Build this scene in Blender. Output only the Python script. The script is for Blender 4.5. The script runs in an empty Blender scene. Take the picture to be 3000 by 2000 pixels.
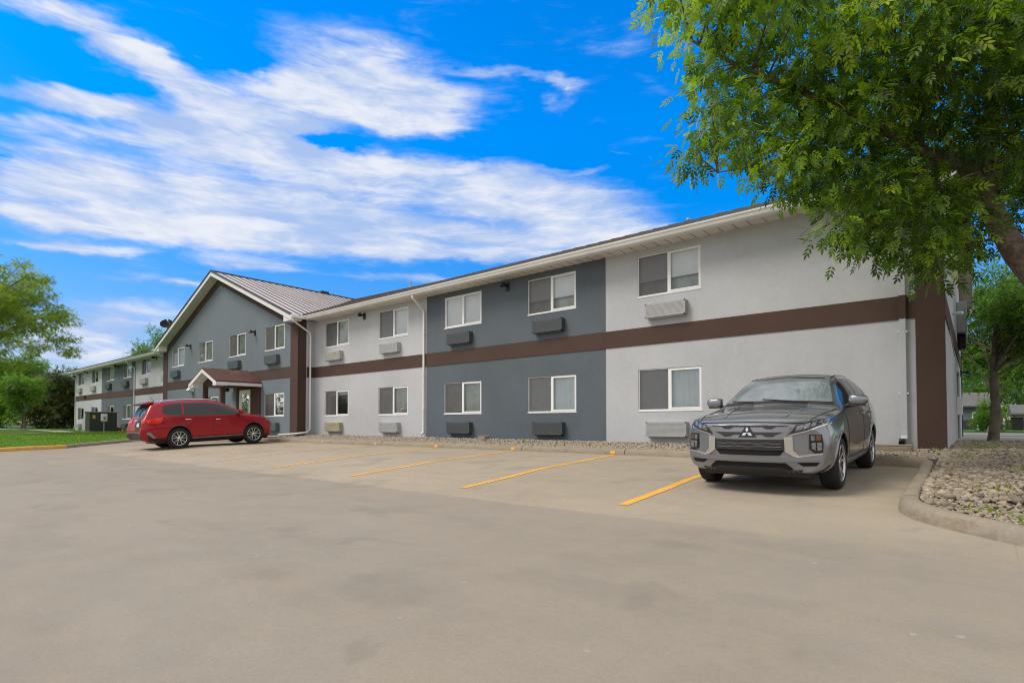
import bpy, bmesh, math, random
import numpy as np
from mathutils import Vector, Matrix, geometry
from mathutils.bvhtree import BVHTree
R = math.radians
scene = bpy.context.scene
COL = scene.collection
random.seed(11)
NP = np.random.default_rng(11)

# ---------------------------------------------------------------- helpers
def tag(o, label=None, cat=None, group=None, kind=None):
    if label: o['label'] = label
    if cat: o['category'] = cat
    if group: o['group'] = group
    if kind: o['kind'] = kind
    return o

def empty(name, loc=(0, 0, 0), rot=(0, 0, 0)):
    o = bpy.data.objects.new(name, None)
    COL.objects.link(o)
    o.location = loc
    o.rotation_euler = rot
    o.empty_display_size = .3
    return o

def link(name, me, mats, parent=None, loc=(0, 0, 0), smooth=False):
    for m in (mats if isinstance(mats, (list, tuple)) else [mats]):
        me.materials.append(m)
    o = bpy.data.objects.new(name, me)
    COL.objects.link(o)
    o.location = loc
    if parent: o.parent = parent
    if smooth:
        me.polygons.foreach_set('use_smooth', [True] * len(me.polygons))
    return o

class MB:
    """collects faces of one mesh object"""
    def __init__(s, off=(0, 0, 0)):
        s.v = []; s.f = []; s.m = []; s.off = Vector(off)
    def face(s, pts, m=0):
        n = len(s.v)
        s.v += [tuple(Vector(p) - s.off) for p in pts]
        s.f.append(tuple(range(n, n + len(pts)))); s.m.append(m)
    def mesh(s, pts, faces, m=0):
        n = len(s.v)
        s.v += [tuple(Vector(p) - s.off) for p in pts]
        for f in faces:
            s.f.append(tuple(n + i for i in f)); s.m.append(m)
    def box(s, x0, x1, y0, y1, z0, z1, m=0):
        p = [(x0, y0, z0), (x1, y0, z0), (x1, y1, z0), (x0, y1, z0), (x0, y0, z1), (x1, y0, z1), (x1, y1, z1), (x0, y1, z1)]
        s.mesh(p, [(0, 3, 2, 1), (4, 5, 6, 7), (0, 1, 5, 4), (1, 2, 6, 5), (2, 3, 7, 6), (3, 0, 4, 7)], m)
    def prism(s, poly, fn, a, b, m=0):
        """poly: 2D points, fn(u,v,t) -> 3D, extruded t=a..b"""
        n = len(poly)
        p = [fn(u, v, a) for u, v in poly] + [fn(u, v, b) for u, v in poly]
        fs = [tuple(range(n))[::-1], tuple(range(n, 2 * n))]
        fs += [(i, (i + 1) % n, n + (i + 1) % n, n + i) for i in range(n)]
        s.mesh(p, fs, m)
    def tube(s, pts, rad, n=8, m=0, caps=True, square=False):
        pts = [Vector(p) for p in pts]
        rads = rad if isinstance(rad, (list, tuple)) else [rad] * len(pts)
        rings = []; up = None
        for i, p in enumerate(pts):
            d = (pts[min(i + 1, len(pts) - 1)] - pts[max(i - 1, 0)])
            if d.length < 1e-9: d = Vector((0, 0, 1))
            d.normalize()
            if up is None:
                up = Vector((0, 0, 1)) if abs(d.z) < .9 else Vector((0, 1, 0))
            x = d.cross(up)
            if x.length < 1e-6: x = d.orthogonal()
            x.normalize(); y = x.cross(d).normalized(); up = y
            ring = []
            for k in range(n):
                a = 2 * math.pi * k / n + (math.pi / 4 if square else 0)
                ring.append(p + (x * math.cos(a) + y * math.sin(a)) * rads[i] * (1.414 if square else 1))
            rings.append(ring)
        P = [q for r in rings for q in r]; F = []
        for i in range(len(pts) - 1):
            for k in range(n):
                F.append((i * n + k, (i + 1) * n + k, (i + 1) * n + (k + 1) % n, i * n + (k + 1) % n))
        if caps:
            F.append(tuple(range(n))); F.append(tuple(range((len(pts) - 1) * n, len(pts) * n))[::-1])
        s.mesh(P, F, m)
    def lathe(s, prof, fn, n=24, m=0, close=False):
        """prof (r,t) revolved; fn(x,z,t)->3D"""
        P = []; F = []; k = len(prof)
        for i in range(n):
            a = 2 * math.pi * i / n
            for r, t in prof: P.append(fn(r * math.cos(a), r * math.sin(a), t))
        for i in range(n):
            j = (i + 1) % n
            for q in range(k - (0 if close else 1)):
                F.append((i * k + q, i * k + (q + 1) % k, j * k + (q + 1) % k, j * k + q))
        s.mesh(P, F, m)
    def build(s, name, mats, parent=None, loc=None, smooth=False, bevel=0, fix=True):
        me = bpy.data.meshes.new(name)
        me.from_pydata(s.v, [], s.f)
        if isinstance(mats, (list, tuple)) and len(mats) > 1:
            me.polygons.foreach_set('material_index', s.m)
        if fix:
            bm = bmesh.new(); bm.from_mesh(me)
            bmesh.ops.remove_doubles(bm, verts=bm.verts, dist=1e-5)
            bmesh.ops.recalc_face_normals(bm, faces=bm.faces)
            bm.to_mesh(me); bm.free()
        me.update()
        o = link(name, me, mats, parent, tuple(loc) if loc is not None else tuple(s.off), smooth)
        if bevel:
            b = o.modifiers.new('bevel', 'BEVEL'); b.width = bevel; b.segments = 2; b.limit_method = 'ANGLE'; b.angle_limit = R(40)
        return o

def np_mesh(name, V, F, mats, parent=None, loc=(0, 0, 0), attr=None, smooth=False, fverts=4):
    """big mesh straight from numpy arrays (F: n x fverts)"""
    me = bpy.data.meshes.new(name)
    nv, nf = len(V), len(F)
    me.vertices.add(nv); me.vertices.foreach_set('co', np.ascontiguousarray(V, dtype=np.float32).ravel())
    me.loops.add(nf * fverts); me.loops.foreach_set('vertex_index', np.ascontiguousarray(F, dtype=np.int32).ravel())
    me.polygons.add(nf); me.polygons.foreach_set('loop_start', np.arange(0, nf * fverts, fverts, dtype=np.int32))
    me.polygons.foreach_set('loop_total', np.full(nf, fverts, dtype=np.int32))
    if smooth: me.polygons.foreach_set('use_smooth', np.ones(nf, dtype=bool))
    if attr is not None:
        a = me.attributes.new('tint', 'FLOAT', 'POINT'); a.data.foreach_set('value', np.ascontiguousarray(attr, dtype=np.float32))
    me.update(calc_edges=True)
    return link(name, me, mats, parent, loc)

def copy_tree(o, parent=None):
    c = o.copy(); COL.objects.link(c); c.parent = parent
    for ch in list(o.children): copy_tree(ch, c)
    return c

# ---------------------------------------------------------------- materials
class NT:
    def __init__(s, tree): s.t = tree; s.n = tree.nodes; s.l = tree.links
    def new(s, typ, **kw):
        n = s.n.new(typ)
        for k, v in kw.items():
            if k.startswith('i_'):
                key = k[2:]; key = int(key) if key.isdigit() else key.replace('_', ' ')
                s.set(n.inputs[key], v)
            else: setattr(n, k, v)
        return n
    def set(s, sock, v):
        if hasattr(v, 'is_linked') or v.__class__.__name__.startswith('NodeSocket'): s.l.new(v, sock)
        else: sock.default_value = v
    def math(s, op, a, b=0., c=0., clamp=False):
        n = s.n.new('ShaderNodeMath'); n.operation = op; n.use_clamp = clamp
        s.set(n.inputs[0], a); s.set(n.inputs[1], b); s.set(n.inputs[2], c); return n.outputs[0]
    def vmath(s, op, a, b=(0, 0, 0)):
        n = s.n.new('ShaderNodeVectorMath'); n.operation = op
        s.set(n.inputs[0], a); s.set(n.inputs[1], b)
        return n.outputs['Value'] if op in ('LENGTH', 'DOT_PRODUCT', 'DISTANCE') else n.outputs[0]
    def mix(s, f, a, b, blend='MIX'):
        n = s.n.new('ShaderNodeMix'); n.data_type = 'RGBA'; n.blend_type = blend
        s.set(n.inputs[0], f); s.set(n.inputs[6], a); s.set(n.inputs[7], b); return n.outputs[2]
    def noise(s, vec, scale, detail=3., rough=.55, dist=0.):
        n = s.n.new('ShaderNodeTexNoise'); n.inputs['Scale'].default_value = scale; n.inputs['Detail'].default_value = detail
        n.inputs['Roughness'].default_value = rough; n.inputs['Distortion'].default_value = dist
        if vec is not None: s.l.new(vec, n.inputs['Vector'])
        return n.outputs[0]
    def maprange(s, v, a, b, c=0., d=1., smooth=True):
        n = s.n.new('ShaderNodeMapRange'); n.interpolation_type = 'SMOOTHSTEP' if smooth else 'LINEAR'
        s.set(n.inputs[0], v); n.inputs[1].default_value = a; n.inputs[2].default_value = b; n.inputs[3].default_value = c; n.inputs[4].default_value = d
        return n.outputs[0]
    def ramp(s, f, stops):
        n = s.n.new('ShaderNodeValToRGB'); e = n.color_ramp.elements
        while len(e) < len(stops): e.new(.5)
        for el, (p, c) in zip(e, stops): el.position = p; el.color = tuple(c) + (1,) if len(c) == 3 else c
        s.set(n.inputs[0], f); return n.outputs[0]
    def scaled(s, vec, sc):
        n = s.n.new('ShaderNodeMapping'); s.l.new(vec, n.inputs[0]); n.inputs['Scale'].default_value = sc; return n.outputs[0]

def c4(c): return (c[0], c[1], c[2], 1.)
def mul(c, k): return tuple(min(1, x * k) for x in c[:3])

def mat(name, col, rough=.6, metal=0., var=0., vscale=2., var2=0., v2scale=30., bump=0., bscale=80., bdist=.01, coat=0., spec=.5, streak=0., ior=None, bdetail=3.):
    m = bpy.data.materials.new(name); m.use_nodes = True
    t = NT(m.node_tree); b = t.n['Principled BSDF']
    b.inputs['Roughness'].default_value = rough; b.inputs['Metallic'].default_value = metal
    b.inputs['Coat Weight'].default_value = coat; b.inputs['Coat Roughness'].default_value = .04
    b.inputs['Specular IOR Level'].default_value = spec
    if ior: b.inputs['IOR'].default_value = ior
    tc = t.new('ShaderNodeTexCoord').outputs['Object']
    c = c4(col)
    if var or var2 or streak:
        cur = None
        f = t.noise(tc, vscale, 4., .6)
        f = t.maprange(f, .3, .7)
        cur = t.mix(f, c4(mul(col, 1 - var)), c4(mul(col, 1 + var)))
        if var2:
            g = t.maprange(t.noise(tc, v2scale, 3., .6), .3, .7)
            cur = t.mix(g, cur, t.mix(1., cur, c4((1 - var2,) * 3), 'MULTIPLY'))
        if streak:
            h = t.maprange(t.noise(t.scaled(tc, (2.2, 2.2, .12)), 1.6, 4., .65), .52, .8)
            cur = t.mix(h, cur, t.mix(1., cur, c4((1 - streak,) * 3), 'MULTIPLY'))
        t.l.new(cur, b.inputs['Base Color'])
    else: b.inputs['Base Color'].default_value = c
    if bump:
        n = t.new('ShaderNodeBump'); n.inputs['Strength'].default_value = bump; n.inputs['Distance'].default_value = bdist
        t.l.new(t.noise(tc, bscale, bdetail, .6), n.inputs['Height']); t.l.new(n.outputs[0], b.inputs['Normal'])
    return m

M = {}
def build_materials():
    M['light_wall'] = mat('light grey stucco', (.505, .518, .550), .88, var=.06, vscale=.55, var2=.05, v2scale=9, bump=.35, bscale=110, bdist=.006, streak=.05, bdetail=5)
    M['dark_wall'] = mat('slate stucco', (.108, .133, .158), .86, var=.08, vscale=.5, var2=.06, v2scale=9, bump=.35, bscale=110, bdist=.006, streak=.07, bdetail=5)
    M['gable_wall'] = mat('blue slate stucco', (.163, .197, .232), .86, var=.07, vscale=.4, var2=.05, v2scale=9, bump=.3, bscale=110, bdist=.006, streak=.08, bdetail=5)
    M['brown'] = mat('brown stucco', (.076, .043, .033), .84, var=.07, vscale=.8, var2=.06, v2scale=12, bump=.3, bscale=110, bdist=.005)
    M['white_trim'] = mat('white aluminium trim', (.79, .79, .785), .45, var=.05, vscale=1.5, streak=.06)
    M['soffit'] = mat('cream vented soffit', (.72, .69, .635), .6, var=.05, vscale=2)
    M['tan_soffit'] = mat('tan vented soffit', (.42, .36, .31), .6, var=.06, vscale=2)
    M['frame'] = mat('white vinyl', (.86, .87, .88), .4, var=.02)
    M['black'] = mat('black powder coat', (.012, .012, .013), .45)
    M['matt_black'] = mat('matt black mesh', (.02, .02, .021), .95, spec=.2)
    M['roof'] = mat('pale sky toned metal roofing', (.66, .60, .575), .40, metal=.1, var=.10, vscale=.8)  # brown metal roof; the bright sky reflection is put into its base colour
    M['roof_seam'] = mat('brown roof edge and shade toned seam', (.085, .068, .063), .5)  # real brown on edges and caps; on ribs it paints their shaded side
    M['canopy_roof'] = mat('red brown metal roofing', (.12, .05, .04), .45, metal=.1, var=.15, vscale=2.)
    M['ac_light'] = mat('grey louver paint', (.41, .417, .425), .55, var=.06, vscale=6)
    M['ac_dark'] = mat('slate louver paint', (.072, .085, .090), .5, var=.08, vscale=6)
    M['ac_gable'] = mat('blue slate louver paint', (.10, .12, .13), .5, var=.08, vscale=6)
    M['ac_yellow'] = mat('yellowed louver paint', (.40, .37, .25), .6, var=.15, vscale=5)
    M['interior'] = mat('dim room', (.03, .03, .032), .9)
    M['curtain_white'] = mat('white blackout curtain', (.88, .88, .90), .9, var=.03, vscale=5)
    M['curtain_blue'] = mat('cool grey curtain', (.76, .82, .86), .9, var=.05, vscale=2)
    M['curtain_sheer'] = mat('grey green sheer curtain', (.52, .56, .53), .9, var=.16, vscale=3)
    M['curtain_tan'] = mat('tan roller blind', (.42, .41, .33), .9, var=.08, vscale=3)
    M['green_box'] = mat('olive green enamel', (.030, .038, .024), .5, var=.12, vscale=4)
    M['grey_metal'] = mat('galvanised metal', (.35, .36, .37), .45, metal=.6, var=.08)
    M['bark'] = mat('grey brown bark', (.20, .150, .112), .95, var=.35, vscale=14, var2=.3, v2scale=45, bump=1., bscale=38, bdist=.03, bdetail=6)
    M['cut_wood'] = mat('fresh cut wood', (.55, .30, .12), .8, var=.15, vscale=20)
    M['bark_far'] = mat('grey bark', (.16, .13, .105), .95, var=.3, vscale=5)
    M['tyre'] = mat('tyre rubber', (.013, .013, .014), .8, var=.15, vscale=8)
    M['rim_silver'] = mat('machined alloy', (.62, .62, .63), .25, metal=.85)
    M['rim_dark'] = mat('gunmetal alloy', (.05, .05, .055), .35, metal=.6)
    M['chrome'] = mat('bright chrome trim', (.80, .80, .80), .12, metal=1.)
    M['satin'] = mat('satin silver trim', (.30, .30, .33), .35, metal=.8)
    M['plastic'] = mat('dark trim plastic', (.022, .022, .023), .55, var=.1, vscale=20)
    M['gloss_black'] = mat('gloss black', (.008, .008, .009), .12, coat=.5)
    M['void'] = mat('unlit recess', (.004, .004, .004), .9)
    M['grey_paint'] = car_paint('metallic grey car paint', (.25, .262, .295), metal=.75, dust=.02)
    M['red_paint'] = car_paint('metallic red car paint', (.34, .003, .012), metal=.4, dust=0., coat=.5)
    M['car_glass'] = mat('tinted car glass', (.022, .026, .030), .04, coat=0., ior=1.55)
    M['windscreen'] = mat('windscreen glass', (.19, .225, .245), .05, ior=1.7, var=.25, vscale=2.2)
    M['lens'] = mat('clear lamp lens', (.20, .21, .225), .1, metal=.35, var=.35, vscale=28, ior=1.6)
    M['dark_lens'] = mat('smoked lamp housing', (.035, .036, .04), .1, metal=.2, var=.5, vscale=40, ior=1.6)
    M['amber'] = mat('amber lens', (.17, .07, .045), .15)
    M['red_lens'] = mat('red lamp lens', (.85, .02, .015), .12, coat=.6, var=.2, vscale=8)
    M['plate_white'] = mat('white plate', (.72, .74, .76), .4)
    M['plate_blue'] = mat('blue plate strip', (.06, .14, .42), .4)
    M['yellow_paint'] = worn_paint('worn yellow road paint', (.82, .42, .040))
    M['yellow_faded'] = worn_paint('faded yellow road paint', (.74, .42, .09), 1.0)
    M['yellow_curb'] = worn_paint('faded yellow kerb paint', (.70, .38, .06), .42)
    M['glass'] = glass('window glass', .99, (.94, .965, .96))
    M['screen'] = screen_mat()
    M['lot'] = concrete('parking lot concrete', (.325, .283, .230), joints=True)
    M['kerb'] = concrete('kerb concrete', (.31, .262, .20), joints=False, kerb=True)
    M['soil'] = mat('grey brown soil', (.085, .068, .052), .95, var=.3, vscale=2.2, var2=.3, v2scale=30, bump=.6, bscale=40, bdist=.02)
    M['stone'] = tint_mat('river stones', [(0, (.09, .072, .056)), (.25, (.22, .175, .125)), (.5, (.34, .275, .20)), (.72, (.45, .375, .28)), (.88, (.25, .225, .205)), (1., (.62, .55, .45))], .75, bump=.3)
    M['lawn'] = lawn_mat()
    M['sidewalk'] = mat('pale sidewalk', (.42, .39, .34), .9, var=.1, vscale=1.5, var2=.08)
    M['road'] = mat('worn asphalt road', (.23, .215, .205), .92, var=.12, vscale=.8, var2=.1)
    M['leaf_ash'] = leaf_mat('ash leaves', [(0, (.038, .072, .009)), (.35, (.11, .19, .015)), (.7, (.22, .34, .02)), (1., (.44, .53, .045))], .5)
    M['leaf_gold'] = leaf_mat('yellow green leaves', [(0, (.12, .17, .016)), (.5, (.23, .30, .025)), (1., (.36, .40, .04))], .48)
    M['leaf_green'] = leaf_mat('mid green leaves', [(0, (.055, .115, .014)), (.5, (.125, .235, .022)), (1., (.25, .37, .035))], .5)
    M['leaf_dark'] = leaf_mat('dark brown green leaves', [(0, (.03, .042, .012)), (.5, (.075, .092, .024)), (1., (.14, .16, .04))], .35)
    M['leaf_blue'] = leaf_mat('cool green leaves', [(0, (.05, .12, .045)), (.5, (.11, .23, .075)), (1., (.21, .34, .10))], .45)
    M['fence'] = mat('dark stained boards', (.03, .026, .03), .8, var=.2, vscale=3)
    M['tan_siding'] = mat('tan siding', (.46, .38, .29), .8, var=.05)
    M['grey_siding'] = mat('blue grey siding', (.12, .14, .18), .8, var=.05)
    M['shingle'] = mat('grey shingles', (.13, .125, .12), .9, var=.15, vscale=3)
    M['red_clay'] = mat('terracotta', (.33, .06, .04), .8, var=.1)
    M['yellow_pot'] = mat('olive glazed pot', (.30, .27, .08), .6, var=.1)
    M['white_paint'] = mat('white enamel', (.75, .75, .74), .4, var=.04)

def car_paint(name, col, metal=.55, dust=.12, coat=1.):
    m = bpy.data.materials.new(name); m.use_nodes = True
    t = NT(m.node_tree); b = t.n['Principled BSDF']
    b.inputs['Metallic'].default_value = metal; b.inputs['Roughness'].default_value = .27
    b.inputs['Coat Weight'].default_value = coat; b.inputs['Coat Roughness'].default_value = .03
    tc = t.new('ShaderNodeTexCoord').outputs['Object']
    f = t.maprange(t.noise(tc, 900., 1.), .35, .65)
    d = t.maprange(t.noise(tc, 1.6, 5., .65), .45, .8)
    c = t.mix(f, c4(mul(col, .86)), c4(mul(col, 1.16)))
    c = t.mix(t.math('MULTIPLY', d, dust), c, c4((.25, .22, .19)))
    t.l.new(c, b.inputs['Base Color'])
    return m

def worn_paint(name, col, wear=.34):
    m = bpy.data.materials.new(name); m.use_nodes = True
    t = NT(m.node_tree); b = t.n['Principled BSDF']; b.inputs['Roughness'].default_value = .8
    tc = t.new('ShaderNodeTexCoord').outputs['Object']
    w = t.maprange(t.noise(tc, 14., 6., .75), .60 - wear * .40, .74)
    v = t.maprange(t.noise(tc, 2., 3.), .3, .7)
    c = t.mix(v, c4(mul(col, .88)), c4(mul(col, 1.08)))
    t.l.new(t.mix(t.math('MULTIPLY', w, .8), c, c4((.36, .31, .25))), b.inputs['Base Color'])
    return m

def glass(name, trans, tint):
    m = bpy.data.materials.new(name); m.use_nodes = True
    t = NT(m.node_tree); t.n.clear()
    out = t.new('ShaderNodeOutputMaterial'); fr = t.new('ShaderNodeFresnel'); fr.inputs[0].default_value = 1.5
    tr = t.new('ShaderNodeBsdfTransparent'); tr.inputs[0].default_value = c4(mul(tint, trans))
    gl = t.new('ShaderNodeBsdfGlossy'); gl.inputs['Roughness'].default_value = .015; gl.inputs[0].default_value = (.95, .97, 1, 1)
    mx = t.new('ShaderNodeMixShader')
    t.l.new(t.math('MULTIPLY_ADD', fr.outputs[0], .95, .02, True), mx.inputs[0]); t.l.new(tr.outputs[0], mx.inputs[1]); t.l.new(gl.outputs[0], mx.inputs[2])
    tc = t.new('ShaderNodeTexCoord').outputs['Object']
    bp = t.new('ShaderNodeBump'); bp.inputs['Strength'].default_value = .04; bp.inputs['Distance'].default_value = .02
    t.l.new(t.noise(tc, 1.6, 1.), bp.inputs['Height']); t.l.new(bp.outputs[0], gl.inputs['Normal'])
    t.l.new(mx.outputs[0], out.inputs[0])
    return m

def screen_mat():
    m = bpy.data.materials.new('insect screen'); m.use_nodes = True
    t = NT(m.node_tree); t.n.clear()
    out = t.new('ShaderNodeOutputMaterial')
    tr = t.new('ShaderNodeBsdfTransparent'); di = t.new('ShaderNodeBsdfDiffuse'); di.inputs[0].default_value = (.17, .165, .17, 1)
    mx = t.new('ShaderNodeMixShader'); mx.inputs[0].default_value = .56
    t.l.new(tr.outputs[0], mx.inputs[1]); t.l.new(di.outputs[0], mx.inputs[2]); t.l.new(mx.outputs[0], out.inputs[0])
    return m

def concrete(name, col, joints=False, kerb=False):
    m = bpy.data.materials.new(name); m.use_nodes = True
    t = NT(m.node_tree); b = t.n['Principled BSDF']; b.inputs['Roughness'].default_value = .86; b.inputs['Specular IOR Level'].default_value = .35
    tc = t.new('ShaderNodeTexCoord').outputs['Object']
    sp = t.new('ShaderNodeSeparateXYZ'); t.l.new(tc, sp.inputs[0])
    big = t.maprange(t.noise(tc, .22, 4., .6, .4), .3, .72)
    c = t.mix(big, c4(mul(col, .90)), c4(mul(col, 1.07)))
    gr = t.maprange(t.noise(tc, .42, 5., .65, .8), .46, .66)
    c = t.mix(t.math('MULTIPLY', gr, .6), c, c4((col[0] * .88, col[1] * .92, col[2] * 1.0)))
    # tyre-polished, wind-streaked bands along the driving direction
    st = t.maprange(t.noise(t.scaled(tc, (.35, 1.5, 1.)), .9, 5., .62, .3), .42, .72)
    c = t.mix(t.math('MULTIPLY', st, .65), c, c4(mul(col, .80)))
    mid = t.maprange(t.noise(tc, 2.4, 6., .68), .36, .70)
    c = t.mix(t.math('MULTIPLY', mid, .5), c, c4((col[0] * 1.14, col[1] * 1.10, col[2] * 1.02)))
    fine = t.maprange(t.noise(tc, 55., 4., .7), .3, .75)
    c = t.mix(t.math('MULTIPLY', fine, .42), c, c4(mul(col, .72)))
    grit = t.maprange(t.noise(tc, 210., 2., .6), .60, .72)
    c = t.mix(t.math('MULTIPLY', grit, .4), c, c4(mul(col, 1.45)))
    spot = t.maprange(t.noise(tc, 1.1, 3., .5, .6), .63, .70)
    c = t.mix(t.math('MULTIPLY', spot, .30), c, c4(mul(col, .62)))
    chip = t.maprange(t.noise(tc, 9., 2., .5), .735, .76)
    c = t.mix(t.math('MULTIPLY', chip, .5), c, c4(mul(col, 1.42)))
    vo = t.new('ShaderNodeTexVoronoi', feature='DISTANCE_TO_EDGE'); vo.inputs['Scale'].default_value = .17
    wob = t.mix(.06, tc, t.new('ShaderNodeTexNoise', i_Vector=tc, i_Scale=1.7, i_Detail=5.).outputs['Color'])
    t.l.new(wob, vo.inputs['Vector'])
    cr = t.maprange(vo.outputs['Distance'], .0006, .0022, 1., 0.)
    keep = t.maprange(t.noise(tc, .35, 2.), .50, .58)
    cr = t.math('MULTIPLY', cr, t.math('MULTIPLY', keep, .45))
    if kerb: c = t.mix(cr, c, c4(mul(col, .42)))
    h = t.math('ADD', t.noise(tc, 130., 4., .7), t.math('MULTIPLY', t.noise(tc, 7., 4.), 1.4))
    if joints:
        # the stall slabs were poured later: paler, warmer concrete beyond the gutter line
        yy = t.math('ADD', sp.outputs[1], t.math('MULTIPLY_ADD', t.noise(tc, 1.4, 6., .7), .22, -.11))
        wid = t.maprange(sp.outputs[0], -3.5, -.5, 0., 1.)
        sharp = t.maprange(yy, 5.46, 5.53); soft = t.maprange(yy, 4.9, 6.6)
        st2 = t.math('ADD', t.math('MULTIPLY', sharp, t.math('SUBTRACT', 1., wid)), t.math('MULTIPLY', soft, wid))
        west = t.maprange(sp.outputs[0], -27., -24.)
        st2 = t.math('MULTIPLY', st2, west)
        c = t.mix(st2, c, t.mix(1., c, (1.22, 1.19, 1.13, 1), 'MULTIPLY'))
        jm = None
        for ax, per, off in ((0, 3.05, .2), (1, 2.9, 1.0)):
            q = t.math('ABSOLUTE', t.math('SUBTRACT', t.math('FRACT', t.math('DIVIDE', t.math('ADD', sp.outputs[ax], 300 + off), per)), .5))
            j = t.maprange(q, .0, .003, 1., 0.)
            jm = j if jm is None else t.math('MAXIMUM', jm, j)
        c = t.mix(t.math('MULTIPLY', jm, t.math('MULTIPLY', st2, .38)), c, c4(mul(col, .5)))
        # oil drip patches where engines stand
        oi = t.math('MULTIPLY', t.maprange(t.noise(tc, .8, 3., .5), .58, .70), .35)
        c = t.mix(oi, c, c4(mul(col, .66)))
    if kerb:
        g = t.maprange(t.noise(t.scaled(tc, (1., 1., 3.)), 3.2, 5., .7), .48, .72)
        c = t.mix(t.math('MULTIPLY', g, .6), c, c4((.16, .125, .085)))
        g2 = t.maprange(t.noise(tc, 13., 6., .75), .5, .7)
        c = t.mix(t.math('MULTIPLY', g2, .45), c, c4((.42, .37, .29)))
    t.l.new(c, b.inputs['Base Color'])
    bp = t.new('ShaderNodeBump'); bp.inputs['Strength'].default_value = .35; bp.inputs['Distance'].default_value = .006
    t.l.new(h, bp.inputs['Height']); t.l.new(bp.outputs[0], b.inputs['Normal'])
    return m

def tint_mat(name, stops, rough=.7, bump=0.):
    m = bpy.data.materials.new(name); m.use_nodes = True
    t = NT(m.node_tree); b = t.n['Principled BSDF']; b.inputs['Roughness'].default_value = rough
    a = t.new('ShaderNodeAttribute', attribute_name='tint')
    tc = t.new('ShaderNodeTexCoord').outputs['Object']
    n = t.maprange(t.noise(tc, 60., 4., .7), .3, .7)
    c = t.ramp(a.outputs['Fac'], stops)
    c = t.mix(t.math('MULTIPLY', n, .35), c, t.mix(1., c, (.6, .58, .56, 1), 'MULTIPLY'))
    t.l.new(c, b.inputs['Base Color'])
    if bump:
        bp = t.new('ShaderNodeBump'); bp.inputs['Strength'].default_value = bump; bp.inputs['Distance'].default_value = .01
        t.l.new(t.noise(tc, 90., 4.), bp.inputs['Height']); t.l.new(bp.outputs[0], b.inputs['Normal'])
    return m

def leaf_mat(name, stops, trans=.4):
    m = bpy.data.materials.new(name); m.use_nodes = True
    t = NT(m.node_tree); b = t.n['Principled BSDF']
    b.inputs['Roughness'].default_value = .40; b.inputs['Specular IOR Level'].default_value = .5
    out = t.n['Material Output']
    a = t.new('ShaderNodeAttribute', attribute_name='tint')
    c = t.ramp(a.outputs['Fac'], stops)
    t.l.new(c, b.inputs['Base Color'])
    tl = t.new('ShaderNodeBsdfTranslucent')
    t.l.new(t.mix(1., c, (1.5, 1.75, .8, 1), 'MULTIPLY'), tl.inputs[0])
    mx = t.new('ShaderNodeMixShader'); mx.inputs[0].default_value = trans
    t.l.new(b.outputs[0], mx.inputs[1]); t.l.new(tl.outputs[0], mx.inputs[2]); t.l.new(mx.outputs[0], out.inputs[0])
    return m

def lawn_mat():
    m = bpy.data.materials.new('mown lawn'); m.use_nodes = True
    t = NT(m.node_tree); b = t.n['Principled BSDF']; b.inputs['Roughness'].default_value = .9; b.inputs['Specular IOR Level'].default_value = .2
    tc = t.new('ShaderNodeTexCoord').outputs['Object']
    f = t.maprange(t.noise(tc, .35, 5., .65), .3, .7)
    c = t.mix(f, (.045, .125, .012, 1), (.085, .185, .02, 1))
    g = t.maprange(t.noise(tc, 6., 5., .7), .35, .7)
    c = t.mix(t.math('MULTIPLY', g, .5), c, (.035, .095, .012, 1))
    y = t.maprange(t.noise(tc, 1.7, 4., .6), .58, .75)
    c = t.mix(t.math('MULTIPLY', y, .35), c, (.17, .19, .04, 1))
    t.l.new(c, b.inputs['Base Color'])
    bp = t.new('ShaderNodeBump'); bp.inputs['Strength'].default_value = .8; bp.inputs['Distance'].default_value = .05
    t.l.new(t.noise(tc, 28., 5., .7), bp.inputs['Height']); t.l.new(bp.outputs[0], b.inputs['Normal'])
    return m
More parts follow.
